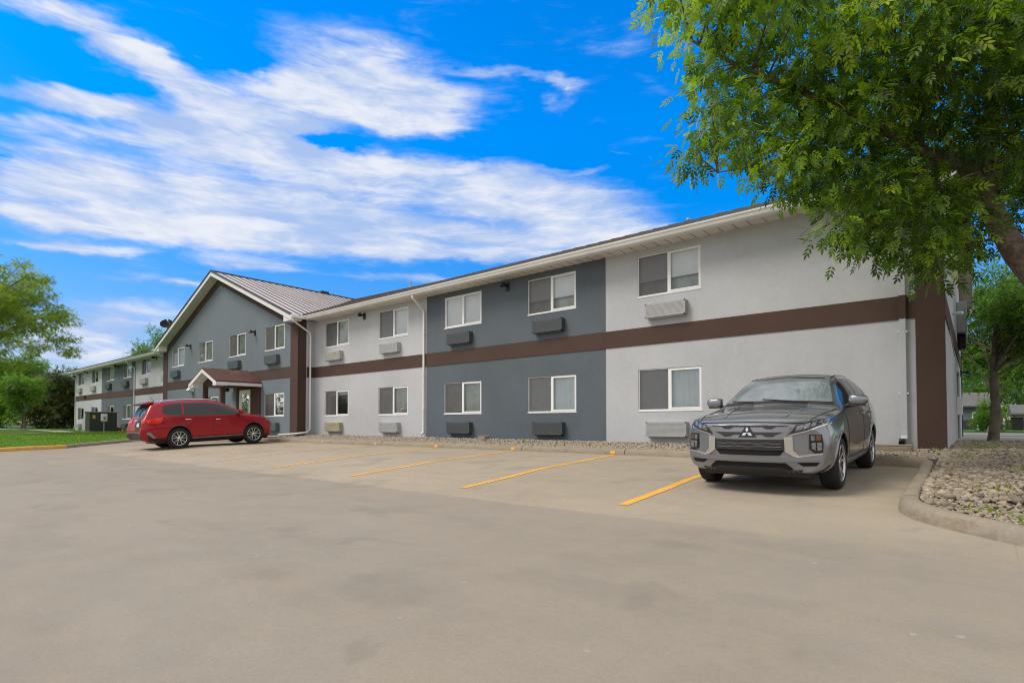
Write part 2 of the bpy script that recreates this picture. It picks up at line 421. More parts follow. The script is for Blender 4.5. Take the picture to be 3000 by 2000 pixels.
# ---- clouds, az / el in degrees of world direction
BLOBS = [(-80.6, 30.1, 4.16, 0.82, 15.7, 0.8), (-78.3, 29.8, 3.23, 0.4, 14.2, 0.45), (-75.1, 29.5, 2.71, 0.44, 2.7, 0.35), (-63.2, 28.3, 6.57, 2.05, 3.2, 0.8), (-60.8, 26.3, 4.82, 1.06, 4.1, 0.6), (-71.8, 28.0, 7.79, 1.75, -17.9, 1.0), (-75.1, 29.0, 2.78, 0.77, 7.3, 0.6), (-55.5, 31.7, 8.11, 3.47, 3.1, 1.0), (-53.3, 29.3, 10.35, 2.11, -0.8, 0.9), (-47.6, 31.0, 7.66, 1.2, 0.9, 0.6), (-49.8, 28.2, 5.78, 1.07, 1.5, 0.5), (-78.8, 24.6, 5.02, 0.93, 6.4, 0.95), (-70.1, 24.9, 9.02, 2.01, 7.7, 0.8), (-66.2, 24.7, 5.52, 1.94, 3.0, 0.9), (-81.2, 22.0, 5.29, 0.86, 10.2, 0.6), (-80.6, 20.8, 5.04, 0.94, 6.8, 0.3), (-80.1, 18.6, 6.28, 2.56, 9.6, 0.75), (-74.2, 18.3, 8.81, 2.78, 6.0, 0.55), (-63.9, 21.2, 12.68, 3.33, 4.5, 0.8), (-55.0, 24.9, 11.09, 0.82, 1.4, 0.8), (-48.0, 23.5, 14.73, 2.13, -2.4, 0.75), (-35.3, 22.5, 10.41, 2.16, -10.5, 0.85), (-42.1, 21.8, 5.91, 1.19, -2.1, 0.6), (-70.0, 16.9, 14.51, 1.83, 5.9, 0.7), (-52.4, 18.9, 20.89, 2.82, 0.9, 0.75), (-32.1, 19.6, 10.3, 1.81, -11.6, 0.8), (-43.5, 16.8, 13.59, 0.92, -1.0, 0.6), (-80.0, 15.4, 4.37, 1.31, 9.7, 0.5), (-78.0, 14.0, 5.69, 0.45, 4.4, 0.7), (-64.6, 14.8, 4.53, 0.71, 1.2, 0.65), (-50.2, 14.5, 9.7, 0.51, 0.5, 0.6), (-36.6, 18.1, 11.78, 1.24, -4.8, 0.6), (-56.6, 16.6, 10.89, 1.05, 1.7, 0.5), (-27.7, 18.5, 5.23, 0.64, -9.4, 0.5), (-76.5, 8.7, 6.5, 1.43, 3.9, 0.6), (-79.0, 6.4, 7.19, 2.09, 5.1, 0.6), (-72.2, 10.3, 5.24, 0.75, 4.0, 0.35), (-66.0, 12.5, 7.39, 0.55, 3.7, 0.3), (-73.8, 12.3, 6.95, 0.36, 3.3, 0.35), (-74.7, 6.4, 7.73, 1.47, 4.3, 0.4), (-34.8, 31.9, 2.03, 0.61, -13.6, 0.45), (-38.9, 32.5, 5.45, 0.41, -9.4, 0.5), (-35.2, 30.5, 2.04, 0.76, -9.8, 0.4), (-43.9, 32.8, 3.17, 0.47, -5.7, 0.4), (-25.5, 30.9, 3.91, 0.92, -14.3, 0.28), (-28.9, 34.8, 5.33, 1.85, -12.4, 0.16), (-29.0, 26.0, 1.33, 0.26, -8.7, 0.3), (-25.5, 25.4, 0.78, 0.29, -14.3, 0.3), (-32.6, 24.6, 4.49, 0.3, -4.7, 0.4), (-58.8, 26.0, 3.49, 0.54, 3.2, -0.9), (-77.1, 26.5, 3.22, 0.68, 6.9, -0.55), (-67.7, 31.1, 2.28, 1.05, -14.2, -0.5), (-38.9, 27.1, 8.22, 0.92, -0.6, -0.4), (-82.8, 19.6, 0.65, 0.3, 16.2, -0.5), (-79.5, 17.6, 1.69, 0.32, 13.3, -0.35)]
CLUMPS = [(-2.88, 7.47, 7.66), (-2.12, 6.55, 6.57), (-1.86, 6.58, 6.51), (-1.95, 7.9, 7.46), (-1.54, 7.9, 7.14), (-1.28, 7.71, 6.94), (-1.01, 8.31, 7.11), (-0.78, 8.07, 6.86), (0.06, 8.36, 6.54), (0.24, 8.51, 6.54), (0.53, 8.58, 6.43), (0.7, 8.56, 6.35), (-2.68, 5.96, 6.32), (-2.76, 6.88, 6.91), (-2.74, 7.76, 7.46), (-2.06, 6.62, 6.36), (-1.82, 7.02, 6.5), (-1.62, 7.5, 6.69), (-1.19, 6.85, 6.08), (-1.16, 7.86, 6.61), (-0.81, 7.29, 6.13), (-0.62, 8.26, 6.68), (-0.32, 8.52, 6.56), (-0.06, 7.92, 6.16), (0.18, 8.28, 6.17), (0.44, 9.07, 6.55), (0.58, 8.56, 6.21), (0.87, 9.53, 6.65), (-3.19, 7.25, 7.07), (-2.4, 6.32, 6.09), (-2.14, 6.68, 6.15), (-1.95, 6.69, 6.12), (-1.59, 6.66, 5.9), (-1.67, 8.33, 6.94), (-1.36, 8.1, 6.61), (-0.99, 7.8, 6.18), (-0.69, 7.21, 5.74), (-0.52, 8.72, 6.6), (-0.18, 7.52, 5.67), (-0.01, 7.9, 5.84), (0.21, 7.96, 5.69), (0.45, 8.77, 6.04), (0.82, 9.49, 6.35), (-3.11, 7.54, 6.87), (-2.39, 6.9, 6.05), (-2.28, 7.51, 6.37), (-1.97, 7.67, 6.35), (-1.79, 8.23, 6.62), (-1.47, 8.45, 6.63), (-0.98, 7.13, 5.56), (-0.9, 8.73, 6.5), (-0.56, 7.58, 5.68), (-0.37, 8.66, 6.14), (-0.07, 7.62, 5.45), (0.18, 9.15, 6.24), (0.35, 9.12, 6.03), (0.69, 9.45, 6.09), (0.79, 8.68, 5.59), (-2.81, 7.23, 6.26), (-2.46, 7.45, 6.1), (-2.28, 7.81, 6.29), (-1.95, 8.07, 6.33), (-1.52, 7.77, 5.96), (-1.24, 7.53, 5.61), (-1.14, 8.71, 6.24), (-0.81, 8.27, 5.91), (-0.45, 8.18, 5.64), (-0.19, 7.74, 5.25), (0.04, 8.24, 5.49), (0.29, 9.18, 5.85), (0.43, 8.3, 5.27), (0.67, 8.69, 5.41), (-2.57, 7.25, 5.76), (-2.5, 7.93, 6.15), (-2.22, 8.33, 6.14), (-1.73, 7.88, 5.73), (-1.45, 7.79, 5.53), (-1.2, 8.58, 5.91), (-0.85, 8.05, 5.45), (-0.66, 8.03, 5.34), (-0.33, 7.73, 5.13), (-0.15, 8.02, 5.12), (0.16, 8.83, 5.45), (0.32, 8.18, 5.02), (0.56, 8.47, 5.03), (0.83, 8.8, 5.16), (-3.0, 8.03, 5.97), (-2.5, 7.39, 5.51), (-2.27, 7.99, 5.65), (-1.87, 7.96, 5.6), (-1.61, 8.05, 5.45), (-1.38, 8.68, 5.72), (-1.13, 8.76, 5.61), (-0.71, 7.84, 5.05), (-0.58, 9.2, 5.6), (-0.21, 8.41, 5.11), (0.03, 8.56, 5.11), (0.19, 8.86, 5.19), (0.49, 8.77, 4.98), (0.72, 8.6, 4.8), (-2.52, 6.94, 5.06), (-2.42, 8.04, 5.41), (-1.99, 7.35, 5.05), (-1.79, 8.32, 5.42), (-1.58, 8.73, 5.46), (-1.13, 7.57, 4.79), (-0.93, 7.94, 4.94), (-0.76, 9.16, 5.42), (-0.43, 8.88, 5.05), (-0.12, 9.44, 5.22), (0.15, 8.96, 4.9), (0.38, 9.08, 4.87), (0.64, 9.66, 5.11), (0.8, 8.72, 4.64), (-2.71, 7.26, 4.95), (-2.72, 8.15, 5.37), (-2.11, 7.14, 4.61), (-2.09, 8.36, 5.11), (-1.65, 7.94, 4.84), (-1.4, 8.65, 5.1), (-1.1, 8.98, 5.05), (-0.8, 8.99, 5.0), (-0.6, 10.3, 5.43), (-0.25, 8.41, 4.5), (-0.0, 10.3, 5.18), (0.18, 8.57, 4.46), (0.5, 8.84, 4.46), (0.75, 9.04, 4.46), (-3.06, 7.61, 4.84), (-2.5, 8.03, 4.91), (-2.13, 8.01, 4.71), (-1.66, 7.28, 4.34), (-1.53, 8.48, 4.65), (-1.35, 8.8, 4.7), (-1.0, 8.95, 4.8), (-0.8, 10.3, 5.14), (-0.45, 10.3, 5.13), (-0.22, 10.3, 5.0), (0.15, 10.3, 4.81), (0.39, 10.3, 4.77), (0.62, 9.69, 4.42), (0.91, 9.73, 4.44), (-1.88, 7.73, 4.19), (-1.65, 8.16, 4.36), (-1.37, 7.9, 4.19), (-1.1, 8.85, 4.45), (-0.82, 8.02, 3.97), (-0.64, 9.37, 4.49), (-0.31, 10.3, 4.61), (-0.08, 10.3, 4.63), (0.32, 10.3, 4.54), (0.57, 10.3, 4.47), (0.73, 9.66, 4.14), (-1.4, 9.13, 4.3), (-1.0, 9.37, 4.19), (-0.78, 9.03, 4.0), (-0.38, 8.24, 3.66), (-0.19, 8.93, 3.93), (0.12, 10.3, 4.21), (0.42, 10.3, 4.09), (0.61, 10.3, 4.14), (-1.24, 7.72, 3.49), (-1.12, 8.4, 3.62), (-0.88, 8.63, 3.68), (-0.55, 8.26, 3.49), (-0.37, 9.35, 3.7), (-0.04, 8.79, 3.56), (0.25, 10.3, 3.8), (-0.92, 8.47, 3.37), (-0.43, 8.52, 3.19), (-0.19, 9.74, 3.55), (-0.32, 9.01, 3.1)]
CLUMPS2 = [(-1.18, 11.32, 7.09), (1.08, 14.08, 7.66), (0.99, 13.15, 8.95), (4.38, 13.41, 8.1), (-1.74, 11.82, 5.49), (1.66, 13.0, 6.32), (3.26, 12.12, 7.54), (1.45, 13.5, 7.7), (0.55, 13.92, 6.21), (0.71, 11.96, 9.13), (2.22, 14.29, 5.86), (2.27, 12.78, 4.38), (0.89, 12.63, 5.58), (0.88, 13.04, 9.02), (1.34, 14.03, 4.81), (-0.42, 11.51, 7.9), (2.96, 12.3, 4.65), (2.83, 12.87, 3.71), (-2.06, 9.68, 5.27), (3.04, 13.46, 6.31), (3.08, 12.11, 7.65), (-2.14, 9.69, 5.8), (2.5, 13.93, 6.36), (3.33, 12.78, 6.08), (2.88, 13.64, 4.47), (1.82, 11.97, 8.52), (-1.43, 11.64, 5.66), (0.57, 13.16, 8.9), (2.24, 14.26, 5.1), (2.42, 12.32, 8.22), (4.49, 12.8, 7.33), (4.89, 13.51, 5.37), (-1.77, 9.6, 6.22), (1.91, 12.26, 4.88), (1.7, 13.0, 6.74), (-1.39, 10.69, 5.04), (2.42, 11.99, 9.32), (3.0, 12.78, 8.86), (-1.31, 8.19, 4.61), (3.27, 11.82, 8.55), (-0.84, 10.59, 7.24), (2.11, 11.04, 8.55), (2.9, 13.11, 6.56), (2.79, 12.99, 7.0), (-0.3, 8.99, 3.74), (3.19, 12.14, 4.24), (2.85, 13.7, 7.37), (1.7, 12.97, 3.89), (3.3, 12.54, 5.94), (2.33, 11.54, 9.19), (-0.27, 9.93, 4.35), (4.14, 13.15, 5.25), (-1.67, 10.42, 5.29), (4.26, 13.56, 5.17), (1.47, 12.26, 7.92), (1.79, 13.02, 7.34), (-1.54, 10.94, 6.41), (2.36, 13.86, 5.54), (4.8, 13.3, 6.28), (1.8, 11.29, 8.81), (2.2, 11.89, 8.65), (2.56, 12.07, 4.65), (2.93, 14.19, 5.7), (1.04, 12.77, 6.55), (0.97, 14.35, 6.1), (0.59, 13.65, 6.23), (1.78, 11.27, 3.49), (3.33, 12.28, 3.56), (2.29, 12.88, 3.71), (3.76, 13.28, 7.73), (-1.25, 12.13, 4.74), (-0.52, 12.1, 6.84), (2.91, 12.23, 3.66), (-0.51, 10.19, 4.98), (2.75, 13.37, 7.59), (-1.14, 8.88, 4.74), (-0.96, 8.74, 4.9), (-1.23, 9.94, 5.83), (3.27, 12.78, 3.61), (2.72, 13.03, 7.31), (1.32, 11.8, 4.65), (1.38, 12.74, 6.33), (1.78, 12.56, 4.85), (4.37, 13.04, 6.4), (-0.98, 10.96, 7.14), (1.52, 12.57, 9.59), (-0.32, 10.85, 3.87), (1.96, 10.81, 3.48), (1.39, 11.5, 3.55), (2.04, 12.28, 3.82), (-1.87, 8.59, 4.62), (1.45, 11.57, 8.59), (2.75, 13.53, 5.16), (-1.05, 11.19, 5.24), (-1.81, 11.64, 5.2), (0.6, 11.93, 8.32), (-2.12, 9.47, 5.6), (0.64, 11.55, 8.44), (1.98, 11.88, 9.83), (1.0, 13.76, 7.89), (2.41, 11.44, 3.53), (4.31, 13.06, 5.18), (2.41, 12.78, 7.52), (3.93, 12.65, 8.08), (-0.57, 8.86, 3.65), (2.35, 12.62, 7.23), (-2.28, 9.98, 6.18), (3.49, 12.63, 4.52), (-0.69, 11.52, 4.6), (-0.01, 10.85, 4.32), (-0.97, 10.28, 4.9), (3.8, 12.76, 8.99), (-2.1, 8.21, 4.79), (0.74, 12.53, 8.34), (-1.47, 11.49, 6.77), (2.02, 12.77, 9.22), (0.76, 11.37, 8.89), (3.87, 12.73, 4.55), (0.82, 11.49, 8.36), (-1.5, 9.79, 5.7), (-1.23, 8.86, 5.5), (3.34, 13.51, 7.18), (1.47, 13.13, 6.49), (2.73, 13.41, 4.52), (2.52, 14.23, 5.03), (-1.38, 10.02, 5.06), (-0.63, 11.52, 7.92), (1.87, 11.97, 9.66), (0.58, 13.05, 8.23), (-1.06, 8.74, 3.65), (0.51, 13.92, 6.39), (2.33, 13.99, 7.69), (2.87, 12.99, 5.81), (0.53, 11.62, 8.93), (-2.49, 11.96, 7.22), (-1.1, 11.36, 6.16), (0.87, 13.89, 7.79), (4.04, 12.44, 6.68), (2.61, 12.38, 8.49), (2.09, 11.87, 4.49), (-0.72, 11.61, 4.22), (-0.9, 11.67, 6.52), (-2.46, 11.09, 5.99), (2.91, 12.79, 9.12), (2.2, 13.34, 3.82), (3.23, 14.13, 7.6), (0.37, 11.27, 4.67), (-1.22, 11.27, 6.35), (-0.1, 11.97, 8.53), (-0.6, 11.71, 4.11)]
# ---------------------------------------------------------------- camera, light, sky
def build_camera():
    cd = bpy.data.cameras.new('camera'); cam = bpy.data.objects.new('camera', cd); COL.objects.link(cam)
    cam.location = (0, 0, 1.05); cam.rotation_euler = (R(91.5), 0, R(40.0))
    cd.sensor_width = 36.; cd.lens = 19.44; cd.shift_y = .0659; cd.clip_start = .05; cd.clip_end = 4000
    scene.camera = cam

SUN_AZ, SUN_EL = 216., 52.
def build_light():
    ld = bpy.data.lights.new('sun', 'SUN'); ld.energy = 1.35; ld.angle = R(24); ld.color = (1., .92, .80)
    o = bpy.data.objects.new('sun', ld); COL.objects.link(o)
    d = Vector((math.sin(R(SUN_AZ)) * math.cos(R(SUN_EL)), math.cos(R(SUN_AZ)) * math.cos(R(SUN_EL)), math.sin(R(SUN_EL))))
    o.rotation_euler = d.to_track_quat('Z', 'Y').to_euler(); o.location = (-20, -20, 30)
    w = bpy.data.worlds.new('World'); scene.world = w; w.use_nodes = True
    t = NT(w.node_tree); t.n.clear()
    out = t.new('ShaderNodeOutputWorld'); bg = t.new('ShaderNodeBackground'); bg.inputs[1].default_value = .0556
    sky = t.new('ShaderNodeTexSky'); sky.sky_type = 'NISHITA'; sky.sun_disc = False
    sky.sun_elevation = R(SUN_EL); sky.sun_rotation = R(SUN_AZ); sky.air_density = 1.; sky.dust_density = .4; sky.ozone_density = 2.2
    hs = t.new('ShaderNodeHueSaturation'); hs.inputs['Saturation'].default_value = SKY_SAT; hs.inputs['Value'].default_value = SKY_VAL; hs.inputs['Hue'].default_value = .5
    t.l.new(sky.outputs[0], hs.inputs['Color'])
    dirv = t.new('ShaderNodeTexCoord').outputs['Generated']
    sp = t.new('ShaderNodeSeparateXYZ'); t.l.new(dirv, sp.inputs[0])
    az = t.math('MULTIPLY', t.math('ARCTAN2', sp.outputs[0], sp.outputs[1]), 57.2958)
    el = t.math('MULTIPLY', t.math('ARCSINE', sp.outputs[2]), 57.2958)
    # clear dry air: less glare towards the horizon
    air = t.maprange(el, -1., 28., .33, 1., False)
    blue = t.mix(1., hs.outputs[0], t.new('ShaderNodeCombineXYZ', i_0=air, i_1=t.math('MULTIPLY', air, .93), i_2=t.math('MULTIPLY', air, 1.08)).outputs[0], 'MULTIPLY')
    cb = t.new('ShaderNodeCombineXYZ'); t.l.new(az, cb.inputs[0]); t.l.new(el, cb.inputs[1])
    p0 = cb.outputs[0]
    # wind-torn edges: warp the cloud layout a little
    wn = t.new('ShaderNodeTexNoise', i_Vector=t.scaled(p0, (.12, .30, 1)), i_Scale=1., i_Detail=5., i_Roughness=.62)
    wv = t.vmath('MULTIPLY', t.vmath('SUBTRACT', wn.outputs['Color'], (.5, .5, .5)), (9., 3.0, 0.))
    p = t.vmath('ADD', p0, wv)
    tot = None
    for a, e, sx, sy, rot, wt in BLOBS:
        mp = t.new('ShaderNodeMapping', vector_type='TEXTURE'); t.l.new(p, mp.inputs[0])
        mp.inputs['Location'].default_value = (a, e, 0); mp.inputs['Rotation'].default_value = (0, 0, R(rot)); mp.inputs['Scale'].default_value = (sx, sy, 1)
        ln = t.vmath('LENGTH', mp.outputs[0])
        v = t.maprange(ln, .1, 1.5, wt, 0.)
        tot = v if tot is None else t.math('ADD', tot, v)
    # unseen cloud behind and above, thickened to brighten and whiten the ambient light
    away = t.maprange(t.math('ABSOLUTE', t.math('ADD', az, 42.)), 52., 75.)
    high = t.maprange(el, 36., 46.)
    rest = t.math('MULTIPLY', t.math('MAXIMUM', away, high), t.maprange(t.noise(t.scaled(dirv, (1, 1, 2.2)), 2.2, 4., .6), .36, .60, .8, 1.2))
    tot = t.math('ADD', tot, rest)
    n1 = t.noise(t.scaled(p0, (.085, .33, 1)), 1., 7., .66, .5)
    n2 = t.noise(t.scaled(p0, (.16, .85, 1)), 1., 6., .62, .8)
    dens = t.math('ADD', tot, t.math('MULTIPLY_ADD', n1, .95, -.475))
    dens = t.math('ADD', dens, t.math('MULTIPLY_ADD', n2, .72, -.36))
    cov = t.maprange(dens, .06, 1.0)
    cov = t.math('MULTIPLY', cov, .97)
    # lit tops and bluish thin parts of the cloud itself
    sh = t.maprange(t.math('ADD', t.noise(t.scaled(p, (.06, .22, 1)), 1., 4., .6), t.math('MULTIPLY_ADD', n2, .35, t.math('MULTIPLY', dens, .12))), .66, .98)
    ccol = t.mix(sh, (4.1, 5.6, 8.7, 1), (8.6, 8.8, 9.4, 1))
    ccol = t.mix(t.math('MAXIMUM', away, high), ccol, (8.8, 8.7, 8.4, 1))  # unseen cloud gets a warmer tone to warm the ambient light
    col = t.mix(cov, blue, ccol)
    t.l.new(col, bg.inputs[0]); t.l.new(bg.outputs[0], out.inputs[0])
    vs = scene.view_settings
    vs.view_transform = 'Standard'; vs.look = 'None'; vs.gamma = 1; vs.exposure = EXPOSURE; vs.use_curve_mapping = False
    w.cycles.sampling_method = 'MANUAL'; w.cycles.sample_map_resolution = 1024
    scene.cycles.pixel_filter_type = 'BLACKMAN_HARRIS'; scene.cycles.filter_width = 1.1
    scene.cycles.max_bounces = 8; scene.cycles.transparent_max_bounces = 16
    scene.cycles.sample_clamp_indirect = 6.

# ---------------------------------------------------------------- terrain
def zlot(x, y):
    z = np.interp(y, [-60, 0, 5.5, 6.0, 7.4, 8.1, 10.3, 10.8, 11.25], [.05, .0, .02, .07, .16, .215, .297, .325, .335])
    left = np.clip((-x - 8) / 14, 0, 1) * np.clip((y - 8.5) / 2, 0, 1)
    z = z - .03 * left
    far = np.clip((-x - 23) / 4, 0, 1)
    return z * (1 - .3 * far) + .045 * far * np.clip(y / 4, 0, 1)

CURB = [(-25.4, -60), (-25.5, -20), (-25.7, -3), (-26.1, 1.), (-26.6, 3.4), (-27.6, 5.3), (-28.9, 7.0), (-29.8, 8.2), (-29.7, 9.0), (-28.9, 9.5), (-27.4, 9.75),
        (-25.4, 10.0), (-24.2, 10.5), (-23.2, 11.1), (-22.4, 11.25), (-18, 11.25), (-12, 11.25), (-6, 11.25), (-.92, 11.25), (-.74, 11.14), (-.70, 10.9), (-.67, 9.5), (-.66, 8.4), (-.67, 7.5),
        (-.64, 7.0), (-.52, 6.7), (-.30, 6.44), (.03, 6.18), (.40, 5.93), (1.0, 5.55), (2.2, 4.95), (4., 4.4), (8., 3.9), (16, 3.5), (40, 3.2)]

def resample(pts, step, smooth=True):
    P = [Vector((p[0], p[1])) for p in pts]
    out = []
    for i in range(len(P) - 1):
        a, b = P[i], P[i + 1]; n = max(1, int((b - a).length / step))
        for k in range(n): out.append(a.lerp(b, k / n))
    out.append(P[-1])
    if smooth:
        for _ in range(2):
            o2 = [out[0]]
            for i in range(1, len(out) - 1):
                o2.append(out[i] * .5 + (out[i - 1] + out[i + 1]) * .25)
            o2.append(out[-1]); out = o2
    return out

def tangents(P):
    T = []
    for i in range(len(P)):
        d = P[min(i + 1, len(P) - 1)] - P[max(i - 1, 0)]; d.normalize(); T.append(d)
    return T

CP = None
def curb_path():
    global CP
    CP = resample(CURB, .12)
    return CP

def dist_curb(x, y):
    A = np.array([(p.x, p.y) for p in CP]); x = np.atleast_1d(x); y = np.atleast_1d(y)
    d = np.empty(len(x)); k = np.empty(len(x), int)
    for i in range(0, len(x), 4000):
        D = (x[i:i + 4000, None] - A[None, :, 0]) ** 2 + (y[i:i + 4000, None] - A[None, :, 1]) ** 2
        k[i:i + 4000] = D.argmin(1); d[i:i + 4000] = np.sqrt(D.min(1))
    return d, A[k]

def sm(t): t = np.clip(t, 0, 1); return t * t * (3 - 2 * t)

def zland(x, y):
    """height of planted ground behind the kerb"""
    d, a = dist_curb(x, y)
    zc = zlot(a[:, 0], a[:, 1]) + .125
    x = np.atleast_1d(x); y = np.atleast_1d(y)
    reach = np.where(x < -23.5, 9., np.interp(y, [9.0, 13.0], [4.5, 1.9]))
    tgt = np.where(x < -23.5, .47, .55)
    return zc + (tgt - zc) * sm((d - .15) / reach)

def sheet(name, poly, zf, spacing, m, lo=None, kind='structure', rows=()):
    """triangulated sheet inside a polygon with interior points for its height"""
    P = [Vector(p[:2]) for p in poly]; n = len(P)
    xs = [p.x for p in P]; ys = [p.y for p in P]
    pts = list(P)
    x0, x1, y0, y1 = lo or (min(xs), max(xs), min(ys), max(ys))
    gx = np.arange(x0 + spacing * .5, x1, spacing); gy = np.arange(y0 + spacing * .5, y1, spacing)
    gy = np.array(sorted([g for g in gy if not any(abs(g - r) < .2 for r in rows)] + list(rows)))
    for a in gx:
        for b in gy: pts.append(Vector((float(a), float(b))))
    V, E, F, *_ = geometry.delaunay_2d_cdt(pts, [], [list(range(n))], 1, 1e-4)
    A = np.array([(v.x, v.y) for v in V]); Z = zf(A[:, 0], A[:, 1])
    me = bpy.data.meshes.new(name)
    me.from_pydata([(float(a), float(b), float(z)) for (a, b), z in zip(A, Z)], [], [tuple(f) for f in F])
    bm = bmesh.new(); bm.from_mesh(me)
    for f in bm.faces:
        if f.normal.z < 0: f.normal_flip()
    bm.to_mesh(me); bm.free()
    o = link(name, me, m, smooth=True)
    o['kind'] = kind
    return o

PROF = [(.0, -.12), (.0, .015), (.02, .085), (.045, .122), (.08, .14), (.155, .143), (.18, .128), (.19, .09), (.19, -.1)]
def curb_sweep(mb, P, T, lo, hi, grow=0., prof=PROF, m=0):
    rows = []
    for i in range(lo, hi + 1):
        nrm = Vector((-T[i].y, T[i].x)); z = float(zlot(P[i].x, P[i].y))
        wob = .006 * math.sin(i * .9) * math.sin(i * .23 + 1)
        rows.append([(P[i].x + nrm.x * (o - grow), P[i].y + nrm.y * (o - grow), z + h + (grow + wob if h > 0 else 0)) for o, h in prof])
    k = len(prof); V = [v for r in rows for v in r]; F = []
    for i in range(len(rows) - 1):
        for q in range(k - 1): F.append((i * k + q, i * k + q + 1, (i + 1) * k + q + 1, (i + 1) * k + q))
    F.append(tuple(range(k))); F.append(tuple(range((len(rows) - 1) * k, len(rows) * k)))
    mb.mesh(V, F, m)

def offset_curb(o, lo, hi):
    T = tangents(CP)
    return [(CP[i].x - T[i].y * o, CP[i].y + T[i].x * o) for i in range(lo, hi + 1)]

def nearest(x, y): return min(range(len(CP)), key=lambda i: (CP[i].x - x) ** 2 + (CP[i].y - y) ** 2)

def build_ground():
    P = curb_path(); T = tangents(P)
    far = MB(); far.face([(-2500, -2500, -.35), (2500, -2500, -.35), (2500, 2500, -.35), (-2500, 2500, -.35)])
    far.build('ground', M['lawn'])['kind'] = 'structure'
    base = [(p.x, p.y) for p in offset_xy(P, T, .1)]
    lot = base[::3] + [base[-1], (40, -60)]
    sheet('parking_lot', lot, lambda x, y: zlot(x, y), 1.0, M['lot'], lo=(-31, 40, -60, 11.4), rows=(0, 5.5, 6.0, 7.4, 8.1, 8.5, 9.2, 10.3, 10.5, 10.8))
    # kerb, broken by its joints
    yi = nearest(-27.75, 5.5); cur = 0; k = 0
    mb = MB(); yb = MB()
    n = len(P); seg = 25
    s0 = nearest(-25.6, -12)
    cuts = list(range(s0, n - 1, seg))
    # expansion joints seen in front of the stalls
    for i in range(len(cuts)):
        a = cuts[i]; b = min(cuts[i] + seg, n - 1)
        if a >= b: continue
        if b <= yi: curb_sweep(yb, P, T, a, b)
        elif a < yi: curb_sweep(yb, P, T, a, yi); curb_sweep(mb, P, T, yi, b)
        else: curb_sweep(mb, P, T, a, b)
    k1 = mb.build('kerb', M['kerb'], smooth=True); k1['kind'] = 'structure'
    k2 = yb.build('yellow_kerb', M['yellow_curb'], smooth=True); k2['kind'] = 'structure'
    for o in (k1, k2):
        e = o.modifiers.new('edge', 'EDGE_SPLIT'); e.split_angle = R(50)
    # joint gaps: dark filler strips
    jm = MB()
    for a in cuts[1:]:
        nrm = Vector((-T[a].y, T[a].x)); z = float(zlot(P[a].x, P[a].y)); d = T[a] * .007
        pr = [(o - .002, h + .002) for o, h in PROF[1:6]]
        for q in range(len(pr) - 1):
            (o0, h0), (o1, h1) = pr[q], pr[q + 1]
            pts = [(P[a].x + nrm.x * o0 - d.x, P[a].y + nrm.y * o0 - d.y, z + h0), (P[a].x + nrm.x * o0 + d.x, P[a].y + nrm.y * o0 + d.y, z + h0),
                   (P[a].x + nrm.x * o1 + d.x, P[a].y + nrm.y * o1 + d.y, z + h1), (P[a].x + nrm.x * o1 - d.x, P[a].y + nrm.y * o1 - d.y, z + h1)]
            jm.face(pts)
    jm.build('kerb_joint', M['void'])['kind'] = 'structure'
    # stall lines and the paint dabs that run up the kerb
    L = [((-3.28, 5.98), (-3.36, 11.23)), ((-6.0, 5.98), (-6.34, 11.23)), ((-8.96, 5.98), (-9.34, 11.23)), ((-11.89, 5.98), (-12.39, 11.23)), ((-15.1, 6.1), (-15.39, 11.23)), ((-18.2, 6.6), (-18.55, 11.23)), ((-21.4, 8.6), (-21.7, 11.23))]
    for i, (a, b) in enumerate(L):
        mb = MB(); n = 30; w = .064
        a, b = Vector(a), Vector(b); d = (b - a).normalized(); s = Vector((-d.y, d.x))
        for q in range(n):
            pts = []
            for tq, sg in ((q, -1), (q, 1), (q + 1, 1), (q + 1, -1)):
                p = a.lerp(b, tq / n); ww = w * (1 + .10 * math.sin(tq * 2.7 + i * 3 + sg))
                p = p + s * ww * sg
                pts.append((p.x, p.y, float(zlot(p.x, p.y)) + .005))
            mb.face(pts)
        ci = nearest(b.x, 11.25)
        pr = [(o, h) for o, h in PROF[1:6]]
        curb_sweep(mb, P, T, ci - 1, ci, grow=.004, prof=pr[:2])
        mb.build('parking_line', M['yellow_paint' if i < 4 else 'yellow_faded'], fix=False)['kind'] = 'structure'
    # sidewalk at the entrance
    a, b = nearest(-28.9, 9.5), nearest(-23.4, 11.0)
    off = offset_curb(.17, a, b)
    sheet('sidewalk', off[::3] + [off[-1], (-23.25, 12.5), (-30.1, 12.5), (-30.1, 10.2)], lambda x, y: zland(x, y) * 0 + np.interp(y, [9.3, 12.5], [.40, .5]), .8, M['sidewalk'])
    # lawn
    a, b = nearest(-25.5, -20), nearest(-29.4, 9.3)
    off = offset_curb(.17, a, b)
    lawn = [(-25.6, -200)] + off[::4] + [off[-1], (-30.0, 10.2), (-30.0, 12.6), (-38.85, 12.6), (-38.85, 13.3), (-63.7, 13.3), (-63.7, 70), (-420, 70), (-420, -200)]
    def zl(x, y):
        return zland(x, y) + .25 * sm((-x - 75) / 120) + .02 * np.sin(x * .8) * np.sin(y * .7)
    lawnob = sheet('lawn', lawn, zl, 2.2, M['lawn'], lo=(-70, -24, -40, 16))
    # a concrete path across the lawn
    pa = [(-36.8, -30), (-37.6, -6), (-38.2, 1.5), (-39.4, 5.4), (-42.5, 8.3), (-50, 9.6), (-63, 9.9), (-80, 9.0)]
    pts = resample(pa, .6); tt = tangents(pts); mb = MB()
